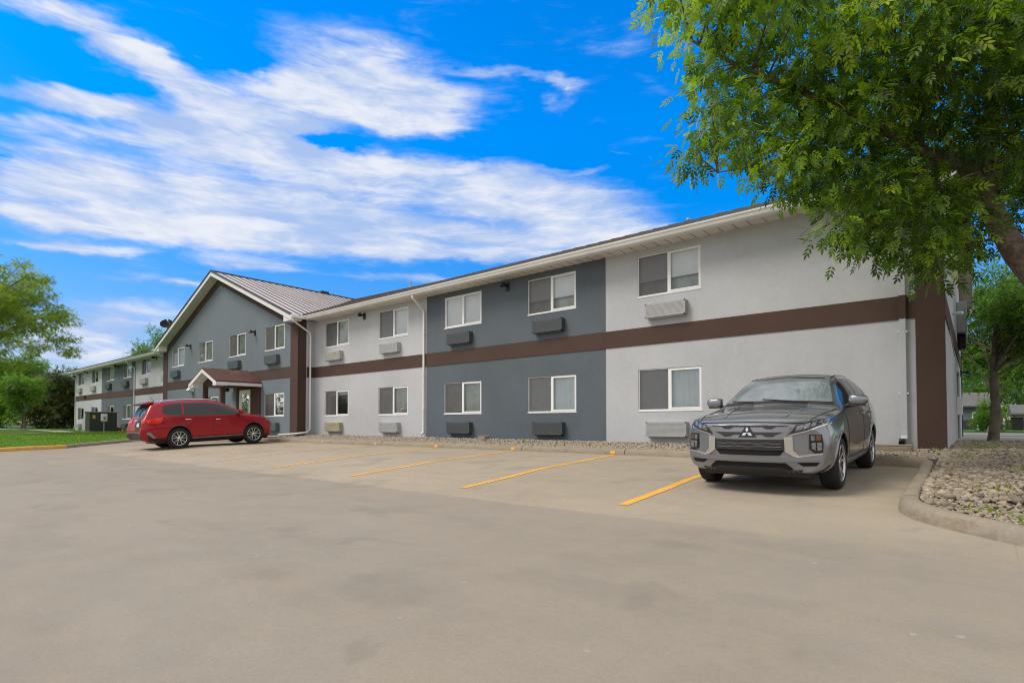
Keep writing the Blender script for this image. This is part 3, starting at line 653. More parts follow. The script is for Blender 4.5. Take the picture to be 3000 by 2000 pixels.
    for i in range(len(pts) - 1):
        q = []
        for j, sg in ((i, -1), (i, 1), (i + 1, 1), (i + 1, -1)):
            p = pts[j] + Vector((-tt[j].y, tt[j].x)) * .55 * sg
            q.append((p.x, p.y, float(zl(np.array([p.x]), np.array([p.y]))[0]) + .03))
        mb.face(q)
    mb.build('path', M['sidewalk'])['kind'] = 'structure'
    # beds
    a, b = nearest(-23.3, 11.1), len(P) - 60
    off = offset_curb(.17, a, b)
    bed = off[::3] + [off[-1], (36, 20.5), (-.3, 20.5), (-.3, 13.3), (-23.3, 13.3), (-23.3, 12.0)]
    sheet('gravel_bed', bed, lambda x, y: zland(x, y) - .012, .45, M['soil'], lo=(-24, 8, 4, 20.5))
    # north side: verge, driveway apron, street
    sheet('verge', [(-.35, 20.4), (420, 20.4), (420, 420), (-420, 420), (-420, 69), (-64, 69), (-64, 29), (-.35, 29)], lambda x, y: .52 + 0 * x, 60, M['lawn'])
    sheet('driveway', [(-12, 20.45), (120, 20.45), (120, 30.5), (-12, 30.5)], lambda x, y: .53 + 0 * x, 30, M['sidewalk'])
    sheet('road', [(-60, 30.5), (160, 30.5), (160, 41.5), (-60, 41.5)], lambda x, y: .535 + 0 * x, 30, M['road'])

def offset_xy(P, T, o): return [Vector((p.x - t.y * o, p.y + t.x * o)) for p, t in zip(P, T)]

# ---------------------------------------------------------------- stones, grass tufts
def ico(sub):
    bm = bmesh.new(); bmesh.ops.create_icosphere(bm, subdivisions=sub, radius=1.)
    V = np.array([v.co[:] for v in bm.verts]); F = np.array([[v.index for v in f.verts] for f in bm.faces]); bm.free()
    return V, F

def stones(name, X, Y, S, sub, zf, label, pale=0.):
    V0, F0 = ico(sub); n = len(X); nv = len(V0)
    protos = []
    for k in range(9):
        n1 = NP.normal(size=(3, 3)); d = 1 + .16 * np.sin(V0 @ n1[0] * 2.2 + k) + .10 * np.sin(V0 @ n1[1] * 3.7 + 2 * k)
        protos.append(V0 * d[:, None] * np.array([1., NP.uniform(.62, .9), NP.uniform(.42, .66)]))
    PR = np.array(protos); pk = NP.integers(0, 9, n)
    V = PR[pk] * S[:, None, None]
    a = NP.uniform(0, 2 * np.pi, n); tl = NP.normal(0, .28, n)
    ca, sa, ct, st = np.cos(a), np.sin(a), np.cos(tl), np.sin(tl)
    x, y, z = V[..., 0], V[..., 1], V[..., 2]
    y2 = y * ct[:, None] - z * st[:, None]; z2 = y * st[:, None] + z * ct[:, None]
    xx = x * ca[:, None] - y2 * sa[:, None]; yy = x * sa[:, None] + y2 * ca[:, None]
    Z = zf(X, Y) + S * NP.uniform(.05, .35, n)
    W = np.stack([xx + X[:, None], yy + Y[:, None], z2 + Z[:, None]], -1).reshape(-1, 3)
    F = (F0[None] + (np.arange(n) * nv)[:, None, None]).reshape(-1, 3)
    tint = np.repeat(np.clip(NP.beta(2., 2., n) * (1 - pale) + pale * np.where(NP.random(n) < .6, .74, 1.), 0, 1), nv)
    o = np_mesh(name, W, F, M['stone'], attr=tint, smooth=True, fverts=3)
    return tag(o, label, None, None, 'stuff')

def build_stones():
    n = 15000
    X = NP.uniform(-23.1, -.25, n); Y = NP.uniform(11.42, 13.18, n)
    ok = ~((X < -22.6) & (Y > 12.4))
    X, Y = X[ok], Y[ok]
    stones('gravel', X, Y, NP.uniform(.018, .042, len(X)), 1, zland, 'tan river stones filling the strip between kerb and front wall', .5)
    n = 92000
    X = -.5 + 10 * NP.random(n) ** 1.5; Y = NP.uniform(4.6, 20.3, n)
    d, a = dist_curb(X, Y)
    inside = (X > -.46) & (Y > np.interp(X, [c[0] for c in CURB[24:]], [c[1] for c in CURB[24:]]))
    ok = (d > .2) & inside & ~((X < -.38) & (Y > 13.15))
    X, Y = X[ok], Y[ok]; print('island stones', len(X))
    S = np.clip(NP.lognormal(-3.98, .45, len(X)), .010, .062)
    stones('gravel', X, Y, S, 1, zland, 'river stones covering the kerbed island beside the end wall', .08)
    # weeds between the stones
    rng = NP; V = []; F = []; tn = []
    spots = [(.35, 6.4, .28), (.05, 6.75, .2), (.9, 6.6, .3), (.75, 7.6, .3), (.2, 7.9, .2), (1.3, 8.4, .35), (.5, 10., .3), (-.1, 11.8, .25), (-.15, 13., .3), (.2, 14.5, .35), (1.2, 11.5, .4), (1.8, 7.2, .4), (.0, 16., .4), (-9.9, 12.4, .22), (-.55, 12.9, .15), (-1.6, 12.95, .12), (.1, 18.5, .4), (.6, 19.4, .5)]
    for sx, sy, sr in spots:
        for _ in range(int(170 * sr)):
            r = abs(rng.normal(0, sr * .6)); an = rng.uniform(0, 6.283); x, y = sx + r * math.cos(an), sy + r * math.sin(an)
            h = rng.uniform(.02, .075); w = rng.uniform(.006, .012); b = rng.uniform(0, 6.283); lx, ly = math.cos(b), math.sin(b); k = len(V)
            z = float(zland(np.array([x]), np.array([y]))[0])
            ben = h * rng.uniform(.3, 1.2)
            V += [(x - ly * w, y + lx * w, z), (x + ly * w, y - lx * w, z), (x + lx * ben * .5 + ly * w * .7, y + ly * ben * .5 - lx * w * .7, z + h * .75), (x + lx * ben, y + ly * ben, z + h)]
            F.append((k, k + 1, k + 2, k + 3)); tn += [rng.uniform(.3, 1)] * 4
    o = np_mesh('weeds', np.array(V), np.array(F), M['leaf_gold'], attr=np.array(tn))
    tag(o, 'low yellow green weeds sprouting between the river stones', None, None, 'stuff')

def build_grass():
    """short blades along the part of the lawn nearest the kerb"""
    n = 60000
    X = -26.3 - 22 * NP.random(n) ** 1.6; Y = NP.uniform(-6, 12.4, n)
    d, a = dist_curb(X, Y)
    west = np.interp(Y, [-60, -3, 1, 3.4, 5.3, 7., 8.2, 9., 13], [-25.6, -25.8, -26.3, -26.9, -27.9, -29.2, -30.1, -30.1, -30.1])
    ok = (X < west - .16) & ~((X > -38.9) & (Y > 12.3)); X, Y = X[ok], Y[ok]; n = len(X)
    Z = zland(X, Y) - .01
    h = NP.uniform(.04, .085, n); w = NP.uniform(.008, .018, n); b = NP.uniform(0, 6.283, n); lx, ly = np.cos(b), np.sin(b)
    V = np.empty((n, 4, 3))
    V[:, 0] = np.stack([X - ly * w, Y + lx * w, Z], -1); V[:, 1] = np.stack([X + ly * w, Y - lx * w, Z], -1)
    V[:, 2] = np.stack([X + lx * h * .3 + ly * w * .5, Y + ly * h * .3 - lx * w * .5, Z + h * .7], -1); V[:, 3] = np.stack([X + lx * h * .6, Y + ly * h * .6, Z + h], -1)
    F = np.arange(n * 4).reshape(n, 4)
    o = np_mesh('grass', V.reshape(-1, 3), F, M['leaf_green'], attr=np.repeat(NP.uniform(.35, 1, n), 4))
    tag(o, 'short mown grass blades on the lawn behind the kerb', None, None, 'stuff')
# ---------------------------------------------------------------- the motel building
WALL_Y, GAB_Y = 13.2, 12.45
ROOT = Vector((-31., 13.2, .55))

def wall_grid(mb, x0, x1, z0, z1, y, holes, depth=.075, m=0):
    """front wall facing -Y with recessed rectangular openings"""
    xs = sorted({x0, x1, *[h[0] for h in holes], *[h[1] for h in holes]})
    zs = sorted({z0, z1, *[h[2] for h in holes], *[h[3] for h in holes]})
    for i in range(len(xs) - 1):
        for k in range(len(zs) - 1):
            cx, cz = (xs[i] + xs[i + 1]) / 2, (zs[k] + zs[k + 1]) / 2
            if any(h[0] < cx < h[1] and h[2] < cz < h[3] for h in holes): continue
            mb.face([(xs[i], y, zs[k]), (xs[i + 1], y, zs[k]), (xs[i + 1], y, zs[k + 1]), (xs[i], y, zs[k + 1])], m)
    for a, b, c, d in holes:
        q = y + depth + .08
        mb.face([(a, y, c), (a, q, c), (b, q, c), (b, y, c)], m); mb.face([(a, y, d), (b, y, d), (b, q, d), (a, q, d)], m)
        mb.face([(a, y, c), (a, y, d), (a, q, d), (a, q, c)], m); mb.face([(b, y, c), (b, q, c), (b, q, d), (b, y, d)], m)

def drape(mb, x0, x1, z0, z1, y, amp=.012, per=.16, m=0):
    n = max(4, int((x1 - x0) / .025)); row = []
    for i in range(n + 1):
        x = x0 + (x1 - x0) * i / n
        yy = y + amp * math.sin(6.283 * x / per + 1.3 * math.sin(x * 5))
        row.append((x, yy))
    P = [(x, yy, z0) for x, yy in row] + [(x, yy, z1) for x, yy in row]
    mb.mesh(P, [(i, i + 1, n + 2 + i, n + 1 + i) for i in range(n)], m)

def make_window(root, wx, wy, wz, w, h, style, label=None):
    """sliding window: white frame, screened left half, sliding sash on the right"""
    loc = Vector((wx, wy, wz)) - ROOT
    f = MB(); t = .024; a, b = .02, .085; mid = w * .5
    for x0, x1, z0, z1 in ((0, t, 0, h), (w - t, w, 0, h), (t, w - t, 0, t), (t, w - t, h - t, h), (mid - .028, mid + .022, t, h - t)):
        f.box(x0, x1, a, b, z0, z1)
    f.box(-.012, w + .012, -.012, .018, -.03, -.002)          # thin sill flange
    win = f.build('window', M['frame'], root, loc, bevel=.004)
    if label: win['label'] = label
    if style == 'noscreen':
        s = MB(); g = .034
        for x0, x1, z0, z1 in ((t, t + g, t, h - t), (mid - .028 - g, mid - .028, t, h - t), (t + g, mid - .028 - g, t, t + g), (t + g, mid - .028 - g, h - t - g, h - t)):
            s.box(x0, x1, .05, .075, z0, z1)
        s.build('sash', M['frame'], win)
    else:
        s = MB(); s.face([(t, .030, t), (mid - .028, .030, t), (mid - .028, .030, h - t), (t, .030, h - t)])
        s.build('insect_screen', M['screen'], win)
    s = MB(); g = .042
    for x0, x1, z0, z1 in ((mid + .0225, mid + .0225 + g, t, h - t), (w - t - g, w - t, t, h - t), (mid + .0225 + g, w - t - g, t, t + g), (mid + .0225 + g, w - t - g, h - t - g, h - t)):
        s.box(x0, x1, .012, .052, z0, z1)
    s.build('sash', M['frame'], win, bevel=.003)
    gl = MB()
    gl.face([(t, .068, t), (mid - .028, .068, t), (mid - .028, .068, h - t), (t, .068, h - t)])
    gl.face([(mid + .0225 + g, .036, t + g), (w - t - g, .036, t + g), (w - t - g, .036, h - t - g), (mid + .0225 + g, .036, h - t - g)])
    gl.build('glass_pane', M['glass'], win)
    c = MB(); y = .10; top = h + .06
    mm = [M['curtain_white'], M['interior'], M['curtain_blue'], M['curtain_sheer'], M['curtain_tan']]
    x0, x1 = -.12, w + .12
    back = 1
    if style in ('white', 'noscreen'): drape(c, x0, x1, -.1, top, y, .006, .3, 0)
    elif style == 'half': c.box(x0, x1, y, y + .012, h * .40, top, 0); c.box(x0, x1, y - .006, y + .018, h * .40 - .03, h * .40, 0); drape(c, x0, x1, -.1, h * .5, y + .10, .01, .18, 3)
    elif style == 'blue': drape(c, x0, x1, -.1, top, y, .012, .17, 2)
    elif style == 'sheer': drape(c, x0, x1, -.1, top, y, .016, .15, 3)
    elif style == 'tan': c.box(x0, x1, y, y + .012, h * .54, top, 4); c.box(x0, x1, y - .006, y + .018, h * .54 - .03, h * .54, 4)
    elif style == 'dark': c.box(x0, x1, y, y + .012, h * .82, top, 3); drape(c, x0, x0 + .42, -.1, top, y + .03, .02, .1, 3)
    c.box(x0 - .1, x1 + .1, .62, .66, -.2, h + .2, 1)
    c.build('curtain', mm, win)
    return win

def make_ac(root, cx, wy, z0, w, h, m, stripes=None, label=None):
    f = MB(); d = .17
    x0, x1 = -w / 2, w / 2
    f.box(x0, x1, -d, .0, .03, h)
    f.box(x0 + .05, x1 - .05, -d + .03, .0, .0, .03)
    n = 11
    for i in range(n):
        z = .06 + (h - .10) * i / (n - 1)
        f.box(x0 + .03, x1 - .03, -d - .005, -d, z - .011, z + .009)
    for x in (x0, x1 - .03): f.box(x, x + .03, -d - .006, -d, .03, h)
    f.box(x0, x1, -d - .006, -d, h - .03, h); f.box(x0, x1, -d - .006, -d, .03, .05)
    o = f.build('air_conditioner', m, root, Vector((cx, wy, z0)) - ROOT)
    if label: o['label'] = label
    if stripes:
        s = MB()
        for k in range(6):
            x = x0 + .08 + k * (w - .16) / 5.5
            s.box(x, x + .055, -d - .010, -d - .0062, .06, h - .04)
        s.build('trim_strip', M[stripes], o)
    return o

def make_lamp(root, x, y, z, axis='y'):
    f = MB(); f.box(-.07, .07, -.035, 0, -.14, .12); f.tube([(0, -.03, .03), (0, -.14, .03), (0, -.20, .0)], .035, 8)
    o = f.build('wall_lamp', M['black'], root, Vector((x, y, z)) - ROOT, bevel=.006)
    s = MB(); s.lathe([(.012, .10), (.05, .085), (.085, .01), (.10, -.035), (.09, -.035), (.07, .005)], lambda a, b, t: (a, -.23 + b, t), 14)
    s.build('lamp_shade', M['black'], o, smooth=False)
    if axis == 'x': o.rotation_euler = (0, 0, R(90))
    return o

def downspout(root, x, y, ztop, gy, zb=.70, w=.064, band=None, outlet=True):
    """square pipe from gutter (gy) back to the wall and down"""
    f = MB(off=ROOT)
    f.tube([(x, gy + .05, ztop), (x, gy + .06, ztop - .10), (x, y - .09, ztop - .45), (x, y - .055, ztop - .62), (x, y - .055, zb + .16)], w / 2, 4, square=True)
    f.tube([(x, y - .055, zb + .165), (x, y - .06, zb + .07), (x, y - .16, zb)], w / 2 * 1.04, 4, square=True)
    o = f.build('downspout', M['white_trim'] if not band else M['light_wall'], root, (0, 0, 0), bevel=.006)
    for zz in (zb + .9, zb + 2.1, zb + 3.6):
        s = MB(off=ROOT); s.box(x - w * .75, x + w * .75, y - .10, y - .001, zz, zz + .03); s.build('strap', M['white_trim'], o, (0, 0, 0))
    if band:
        s = MB(off=ROOT); s.box(x - w * .54, x + w * .54, y - .055 - w * .54, y - .055 + w * .54, band[0], band[1]); s.build('painted_band', M['brown'], o, (0, 0, 0))
        s = MB(off=ROOT); s.tube([(x - .03, y - .13, zb + .01), (x - .03, y - .24, zb - .05)], .055, 10); s.build('outlet', M['black'], o, (0, 0, 0))
    return o

def build_building():
    root = tag(empty('motel', ROOT), 'two storey motel in grey and slate stucco with brown bands and a tall front gable', 'motel')
    U, L = (4.36, 5.42), (1.39, 2.45)
    wins = []   # x, y, z, w, h, style
    def W(x0, x1, z, y, st): wins.append((x0, y, z[0], x1 - x0, z[1] - z[0], st))
    for x0, x1, su, sl in ((-21.73, -19.93, 'sheer', 'dark'), (-17.90, -16.10, 'white', 'sheer'), (-14.16, -12.38, 'noscreen', 'sheer'), (-10.44, -8.69, 'half', 'blue'), (-6.76, -5.07, 'half', 'blue')):
        W(x0, x1, U, WALL_Y, su); W(x0, x1, L, WALL_Y, sl)
    for x0, x1, su, sl in ((-62.9, -60.9, 'sheer', 'dark'), (-58.5, -56.5, 'dark', 'dark'), (-54.1, -52.1, 'sheer', 'dark'), (-49.9, -47.9, 'sheer', 'sheer'), (-45.65, -43.75, 'dark', 'sheer'), (-41.5, -39.6, 'dark', 'sheer')):
        W(x0, x1, (4.50, 5.60), WALL_Y, su); W(x0, x1, (1.38, 2.46), WALL_Y, sl)
    gz = (4.47, 5.58)
    for x0, x1, sl in ((-37.55, -35.6, 'sheer'), (-33.56, -31.61, None), (-29.6, -27.68, None), (-25.7, -23.83, 'tan')):
        W(x0, x1, gz, GAB_Y, 'sheer')
        if sl: W(x0, x1, L, GAB_Y, sl)
    W(-32.75, -30.83, (1.4, 2.5), GAB_Y, 'dark')
    holes = lambda y, a, b: [(x, x + w, z, z + h) for x, yy, z, w, h, s in wins if yy == y and a - .01 <= x and x + w <= b + .01]
    ZB, ZT = .30, 5.66
    secs = [(-63.8, -55.45, 'light_wall'), (-55.45, -46.97, 'dark_wall'), (-46.97, -38.9, 'light_wall'), (-22.64, -15.08, 'light_wall'), (-15.08, -7.72, 'dark_wall'), (-7.72, -.43, 'light_wall')]
    for a, b, m in secs:
        mb = MB(off=ROOT); wall_grid(mb, a, b, ZB, ZT, WALL_Y, holes(WALL_Y, a, b)); mb.build('wall', M[m], root, (0, 0, 0), fix=False)
        bd = MB(off=ROOT); bd.box(a + .001, b - .001, WALL_Y - .018, WALL_Y - .001, 3.09, 3.55); bd.build('band', M['brown'], root, (0, 0, 0))
    # gable block: front wall with its triangle, brown return and light return
    gx0, gx1, ax = -38.9, -22.64, -30.75
    rk = lambda x, o: 8.86 + o - .4 * abs(x - ax)
    mb = MB(off=ROOT); wall_grid(mb, gx0, gx1, ZB, 5.60, GAB_Y, holes(GAB_Y, gx0, gx1))
    mb.face([(gx0, GAB_Y, 5.60), (gx1, GAB_Y, 5.60), (gx1, GAB_Y, rk(gx1, .02)), (ax, GAB_Y, rk(ax, .02)), (gx0, GAB_Y, rk(gx0, .02))])
    mb.build('wall', M['gable_wall'], root, (0, 0, 0), fix=False)
    mb = MB(off=ROOT)
    for x in (gx1, gx0):
        mb = MB(off=ROOT); mb.face([(x, GAB_Y, ZB), (x, GAB_Y + .38, ZB), (x, GAB_Y + .38, 5.62), (x, GAB_Y, 5.62)]); mb.build('wall', M['brown'], root, (0, 0, 0), fix=False)
        mb = MB(off=ROOT); mb.face([(x, GAB_Y + .38, ZB), (x, WALL_Y, ZB), (x, WALL_Y, 5.62), (x, GAB_Y + .38, 5.62)]); mb.build('wall', M['light_wall'], root, (0, 0, 0), fix=False)
    bd = MB(off=ROOT); bd.box(gx1, gx1 + .018, GAB_Y + .4, WALL_Y - .019, 3.09, 3.55); bd.build('band', M['brown'], root, (0, 0, 0))
    bd = MB(off=ROOT)
    bd.box(gx0 + .66, gx1 - .64, GAB_Y - .018, GAB_Y - .001, 3.10, 3.58); bd.build('band', M['brown'], root, (0, 0, 0))
    for a, b in ((gx0 - .015, gx0 + .65), (gx1 - .63, gx1 + .015)):
        p = MB(off=ROOT); p.box(a, b, GAB_Y - .025, GAB_Y - .001, ZB, min(rk(a, -.02), rk(b, -.02))); p.build('pilaster', M['brown'], root, (0, 0, 0))
    p = MB(off=ROOT); p.box(-.87, -.415, WALL_Y - .03, WALL_Y - .001, ZB, 5.595); p.build('pilaster', M['brown'], root, (0, 0, 0))
    for s in (-1, 1):
        p = MB(off=ROOT); xe = 7.47
        p.prism([(ax, rk(ax, 0)), (ax + s * xe, rk(ax + xe, 0)), (ax + s * xe, rk(ax + xe, -.43)), (ax, rk(ax, -.43))], lambda u, v, t: (u, t, v), GAB_Y - .02, GAB_Y - .001)
        p.build('band', M['brown'], root, (0, 0, 0))
    # end wall with gable triangle, back and far walls
    ry, rz = 20.85, 8.80
    mb = MB(off=ROOT)
    mb.face([(-.43, 13.2, ZB), (-.43, 28.4, ZB), (-.43, 28.4, 5.6), (-.43, ry, 8.62), (-.43, 13.2, 5.6)])
    mb.face([(-63.8, 13.2, ZB), (-63.8, 13.2, 5.6), (-63.8, ry, 8.62), (-63.8, 28.4, 5.6), (-63.8, 28.4, ZB)])
    mb.face([(-.43, 28.4, ZB), (-63.8, 28.4, ZB), (-63.8, 28.4, 5.6), (-.43, 28.4, 5.6)])
    mb.build('wall', M['light_wall'], root, (0, 0, 0), fix=False)
    bd = MB(off=ROOT); bd.box(-.429, -.411, 13.25, 28.38, 3.09, 3.55); bd.build('band', M['brown'], root, (0, 0, 0))
    bd = MB(off=ROOT); bd.box(-.43, -.40, 28.25, 28.42, ZB, 5.6); bd.build('corner_trim', M['black'], root, (0, 0, 0))
    # inner floor slab keeps daylight from passing through between the storeys
    mb = MB(off=ROOT); mb.box(-63.6, -.6, 13.9, 28.2, 2.75, 2.95); mb.box(-63.6, -.6, 13.9, 28.2, 5.62, 5.66); mb.build('floor_slab', M['interior'], root, (0, 0, 0))
    # main roof, two wings
    EY, EZ = 12.55, 5.80
    for a, b, ra, rb in ((-31., .0, 9.12, rz), (-64.25, -31., rz, 9.12)):
        r = MB(off=ROOT); th = .055
        n = 16
        for i in range(n):
            x0, x1 = a + (b - a) * i / n, a + (b - a) * (i + 1) / n
            h = lambda x: (ra + (rb - ra) * min(1, max(0, (x - a) / (15. if a > -40 else 100))) if a > -40 else rb + (ra - rb) * min(1, max(0, (b - x) / 15.)))
            z0, z1 = h(x0), h(x1)
            r.face([(x0, EY, EZ), (x1, EY, EZ), (x1, ry, z1), (x0, ry, z0)]); r.face([(x0, 29.0, 5.80), (x0, ry, z0), (x1, ry, z1), (x1, 29.0, 5.80)])
            r.face([(x0, EY, EZ - th), (x0, ry, z0 - th), (x1, ry, z1 - th), (x1, EY, EZ - th)]); r.face([(x0, 29.0, 5.80 - th), (x1, 29.0, 5.80 - th), (x1, ry, z1 - th), (x0, ry, z0 - th)])
            r.face([(x0, EY, EZ - th), (x1, EY, EZ - th), (x1, EY, EZ), (x0, EY, EZ)], 1)
            for q in range(5):
                x = x0 + (x1 - x0) * (q + .5) / 5; zz = h(x)
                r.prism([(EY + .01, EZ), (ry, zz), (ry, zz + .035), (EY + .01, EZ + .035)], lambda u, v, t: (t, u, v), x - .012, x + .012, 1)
        xe = b if a > -40 else a
        r.face([(xe, EY, EZ), (xe, EY, EZ - th), (xe, ry, rz - th), (xe, ry, rz)]); r.face([(xe, 29., EZ), (xe, ry, rz), (xe, ry, rz - th), (xe, 29., EZ - th)])
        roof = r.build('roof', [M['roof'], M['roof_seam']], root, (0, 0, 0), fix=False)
        cp = MB(off=ROOT); x0, x1 = (a, b)
        hz = lambda x: h(x)
        for i in range(n):
            u0, u1 = a + (b - a) * i / n, a + (b - a) * (i + 1) / n
            cp.face([(u0, ry - .16, h(u0) - .035), (u1, ry - .16, h(u1) - .035), (u1, ry, h(u1) + .045), (u0, ry, h(u0) + .045)])
            cp.face([(u0, ry, h(u0) + .045), (u1, ry, h(u1) + .045), (u1, ry + .16, h(u1) - .035), (u0, ry + .16, h(u0) - .035)])
        cp.build('ridge_cap', M['roof_seam'], roof, (0, 0, 0), fix=False)
    # cross gable roof
    r = MB(off=ROOT); z9, ey = 9.08, 8.38; y0, y1 = 11.95, 21.2
    for s in (-1, 1):
        X = lambda d: ax + s * d
        zt = lambda d: z9 - .4 * d
        r.face([(X(0), y0, zt(0)), (X(ey), y0, zt(ey)), (X(ey), 13.5, zt(ey)), (X(0), y1, zt(0))])
        r.face([(X(0), y0, zt(0) - .05), (X(0), y1, zt(0) - .05), (X(ey), 13.5, zt(ey) - .05), (X(ey), y0, zt(ey) - .05)])
        r.face([(X(0), y0, zt(0)), (X(0), y0, zt(0) - .05), (X(ey), y0, zt(ey) - .05), (X(ey), y0, zt(ey))])
        y = y0 + .05
        while y < y1:
            dmax = ey if y < 13.5 else ey * (y1 - y) / (y1 - 13.5)
            if dmax > .3:
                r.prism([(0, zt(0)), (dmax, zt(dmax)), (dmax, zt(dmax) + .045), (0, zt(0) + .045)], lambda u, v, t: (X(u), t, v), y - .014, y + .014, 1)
            y += .41
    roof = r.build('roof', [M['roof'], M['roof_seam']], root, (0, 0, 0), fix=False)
    cp = MB(off=ROOT)
    cp.face([(ax - .17, y0 - .01, z9 - .015), (ax, y0 - .01, z9 + .06), (ax, y1, z9 + .06), (ax - .17, y1, z9 - .015)]); cp.face([(ax, y0 - .01, z9 + .06), (ax + .17, y0 - .01, z9 - .015), (ax + .17, y1, z9 - .015), (ax, y1, z9 + .06)])
    cp.build('ridge_cap', M['black'], roof, (0, 0, 0), fix=False)
    # rake: dark drip edge, white fascia, ribbed soffit, boxed returns
    for s in (-1, 1):
        zt = lambda d: z9 - .05 - .4 * d
        X = lambda d: ax + s * d
        p = MB(off=ROOT); p.prism([(0, zt(0)), (ey, zt(ey)), (ey, zt(ey) - .20), (0, zt(0) - .20)], lambda u, v, t: (X(u), t, v), 11.955, 11.985)
        p.build('fascia', M['white_trim'], root, (0, 0, 0))
        p = MB(off=ROOT); p.prism([(0, zt(0) + .085), (ey, zt(ey) + .085), (ey, zt(ey) + .005), (0, zt(0) + .005)], lambda u, v, t: (X(u), t, v), 11.925, 11.953)
        p.build('drip_edge', M['black'] if s < 0 else M['roof_seam'], root, (0, 0, 0))
        q = MB(off=ROOT); d = .05
        while d < ey - .5:
            q.prism([(d, zt(d) - .158), (d + .27, zt(d + .27) - .158), (d + .27, zt(d + .27) - .138), (d, zt(d) - .138)], lambda u, v, t: (X(u), t, v), 11.986, 12.448); d += .32
        q.prism([(0, zt(0) - .135), (ey, zt(ey) - .135), (ey, zt(ey) - .125), (0, zt(0) - .125)], lambda u, v, t: (X(u), t, v), 11.986, 12.448)
        q.build('soffit', M['soffit'], root, (0, 0, 0))
        e = MB(off=ROOT)
        e.prism([(ey - .72, zt(ey - .72) - .16), (ey - .001, zt(ey) - .01), (ey - .001, 5.49), (ey - .72, 5.49)], lambda u, v, t: (X(u), t, v), 11.99, 12.44)
        e.build('eave_return', M['white_trim'], root, (0, 0, 0), bevel=.004)
        g = MB(off=ROOT); g.box(*sorted((X(ey), X(ey) + s * .13)), 11.92, 12.62 if s < 0 else 12.53, 5.57, 5.71); g.build('gutter', M['white_trim'], root, (0, 0, 0), bevel=.015)
    # eaves: gutter, fascia, soffit panels
    for a, b in ((-22.36, -.0), (-64.25, -39.3)):
        g = MB(off=ROOT)
        prof = [(12.665, 5.73), (12.665, 5.575), (12.60, 5.575), (12.565, 5.60), (12.545, 5.655), (12.52, 5.69), (12.515, 5.725), (12.53, 5.73), (12.535, 5.70), (12.64, 5.60), (12.65, 5.73)]
        g.prism(prof, lambda u, v, t: (t, u, v), a, b)
        g.build('gutter', M['white_trim'], root, (0, 0, 0))
        p = MB(off=ROOT); p.box(a, b, 12.667, 12.69, 5.56, 5.745); p.build('fascia', M['white_trim'], root, (0, 0, 0))
        q = MB(off=ROOT); x = a
        while x < b - .02:
            q.box(x, min(x + .27, b), 12.692, 13.198, 5.592, 5.612); x += .325
        q.box(a, b, 12.692, 13.198, 5.614, 5.622); q.build('soffit', M['soffit'], root, (0, 0, 0))
    # overhanging rake at the near end
    zt = lambda y: rz - .06 - (rz - 5.80) / (ry - 12.55) * abs(y - ry) * (1 if y < ry else (ry - 12.55) / (29. - ry))
    for sgn, ye in ((-1, 12.56), (1, 28.99)):
        p = MB(off=ROOT); p.prism([(ry, zt(ry)), (ye, zt(ye)), (ye, zt(ye) - .19), (ry, zt(ry) - .19)], lambda u, v, t: (t, u, v), -.03, .0); p.build('fascia', M['white_trim'], root, (0, 0, 0))
        q = MB(off=ROOT); d = .04; Ltot = abs(ye - ry)
        while d < Ltot - .1:
            y0, y1 = ry + sgn * d, ry + sgn * min(Ltot - .06, d + .29)
            q.prism([(y0, zt(y0) - .15), (y1, zt(y1) - .15), (y1, zt(y1) - .137), (y0, zt(y0) - .137)], lambda u, v, t: (t, u, v), -.428, -.031); d += .34
        q.prism([(ry, zt(ry) - .134), (ye, zt(ye) - .134), (ye, zt(ye) - .125), (ry, zt(ry) - .125)], lambda u, v, t: (t, u, v), -.428, -.031)
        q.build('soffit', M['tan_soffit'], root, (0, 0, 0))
        e = MB(off=ROOT); e.box(-.43, -.031, *sorted((ye - sgn * .03, ye - sgn * .50)), 5.44, 5.58); e.build('eave_return', M['white_trim'], root, (0, 0, 0))
    for w in wins: make_window(root, w[0], w[1], w[2], w[3], w[4], w[5])
    # air conditioners: centre x, section paint, upper and lower
    for x, w, m in ((-20.9, 1.12, 'ac_light'), (-17.09, 1.10, 'ac_light'), (-13.32, 1.08, 'ac_dark'), (-9.61, 1.07, 'ac_dark'), (-5.94, 1.06, 'ac_light')):
        odd = x < -20
        make_ac(root, x, WALL_Y, 3.72, w, .38, M[m], stripes='ac_yellow' if odd else None, label='air conditioner cover with yellowed upright stripes' if odd else None)
        make_ac(root, x, WALL_Y, .70, w, .39, M['ac_yellow'] if odd else M[m], label='air conditioner cover with a yellowed louver face' if odd else None)
    for x, m in ((-62.1, 'ac_light'), (-57.7, 'ac_light'), (-53.3, 'ac_dark'), (-49.0, 'ac_dark'), (-44.9, 'ac_light'), (-40.6, 'ac_light')):
        make_ac(root, x, WALL_Y, 3.82, 1.2, .42, M[m])
        if x not in (-57.7,): make_ac(root, x, WALL_Y, .62, 1.2, .40, M[m])
    for x, z in ((-36.75, 3.80), (-28.75, 3.80), (-24.85, 3.78)): make_ac(root, x, GAB_Y, z, 1.16, .41, M['ac_gable'])
    make_ac(root, -24.78, GAB_Y, .71, 1.06, .37, M['ac_gable'])
    for x, y, z in ((-18.84, WALL_Y, 5.38), (-11.25, WALL_Y, 5.36), (-59.8, WALL_Y, 5.55), (-51.0, WALL_Y, 5.5), (-42.6, WALL_Y, 5.5), (-34.65, GAB_Y, 5.50), (-26.7, GAB_Y, 5.45)): make_lamp(root, x, y, z)
    for y, z in ((25.9, 5.1), (25.6, 2.86)): make_lamp(root, -.41, y, z, 'x')
    # pipes
    downspout(root, -15.17, WALL_Y, 5.58, 12.56, zb=.66)
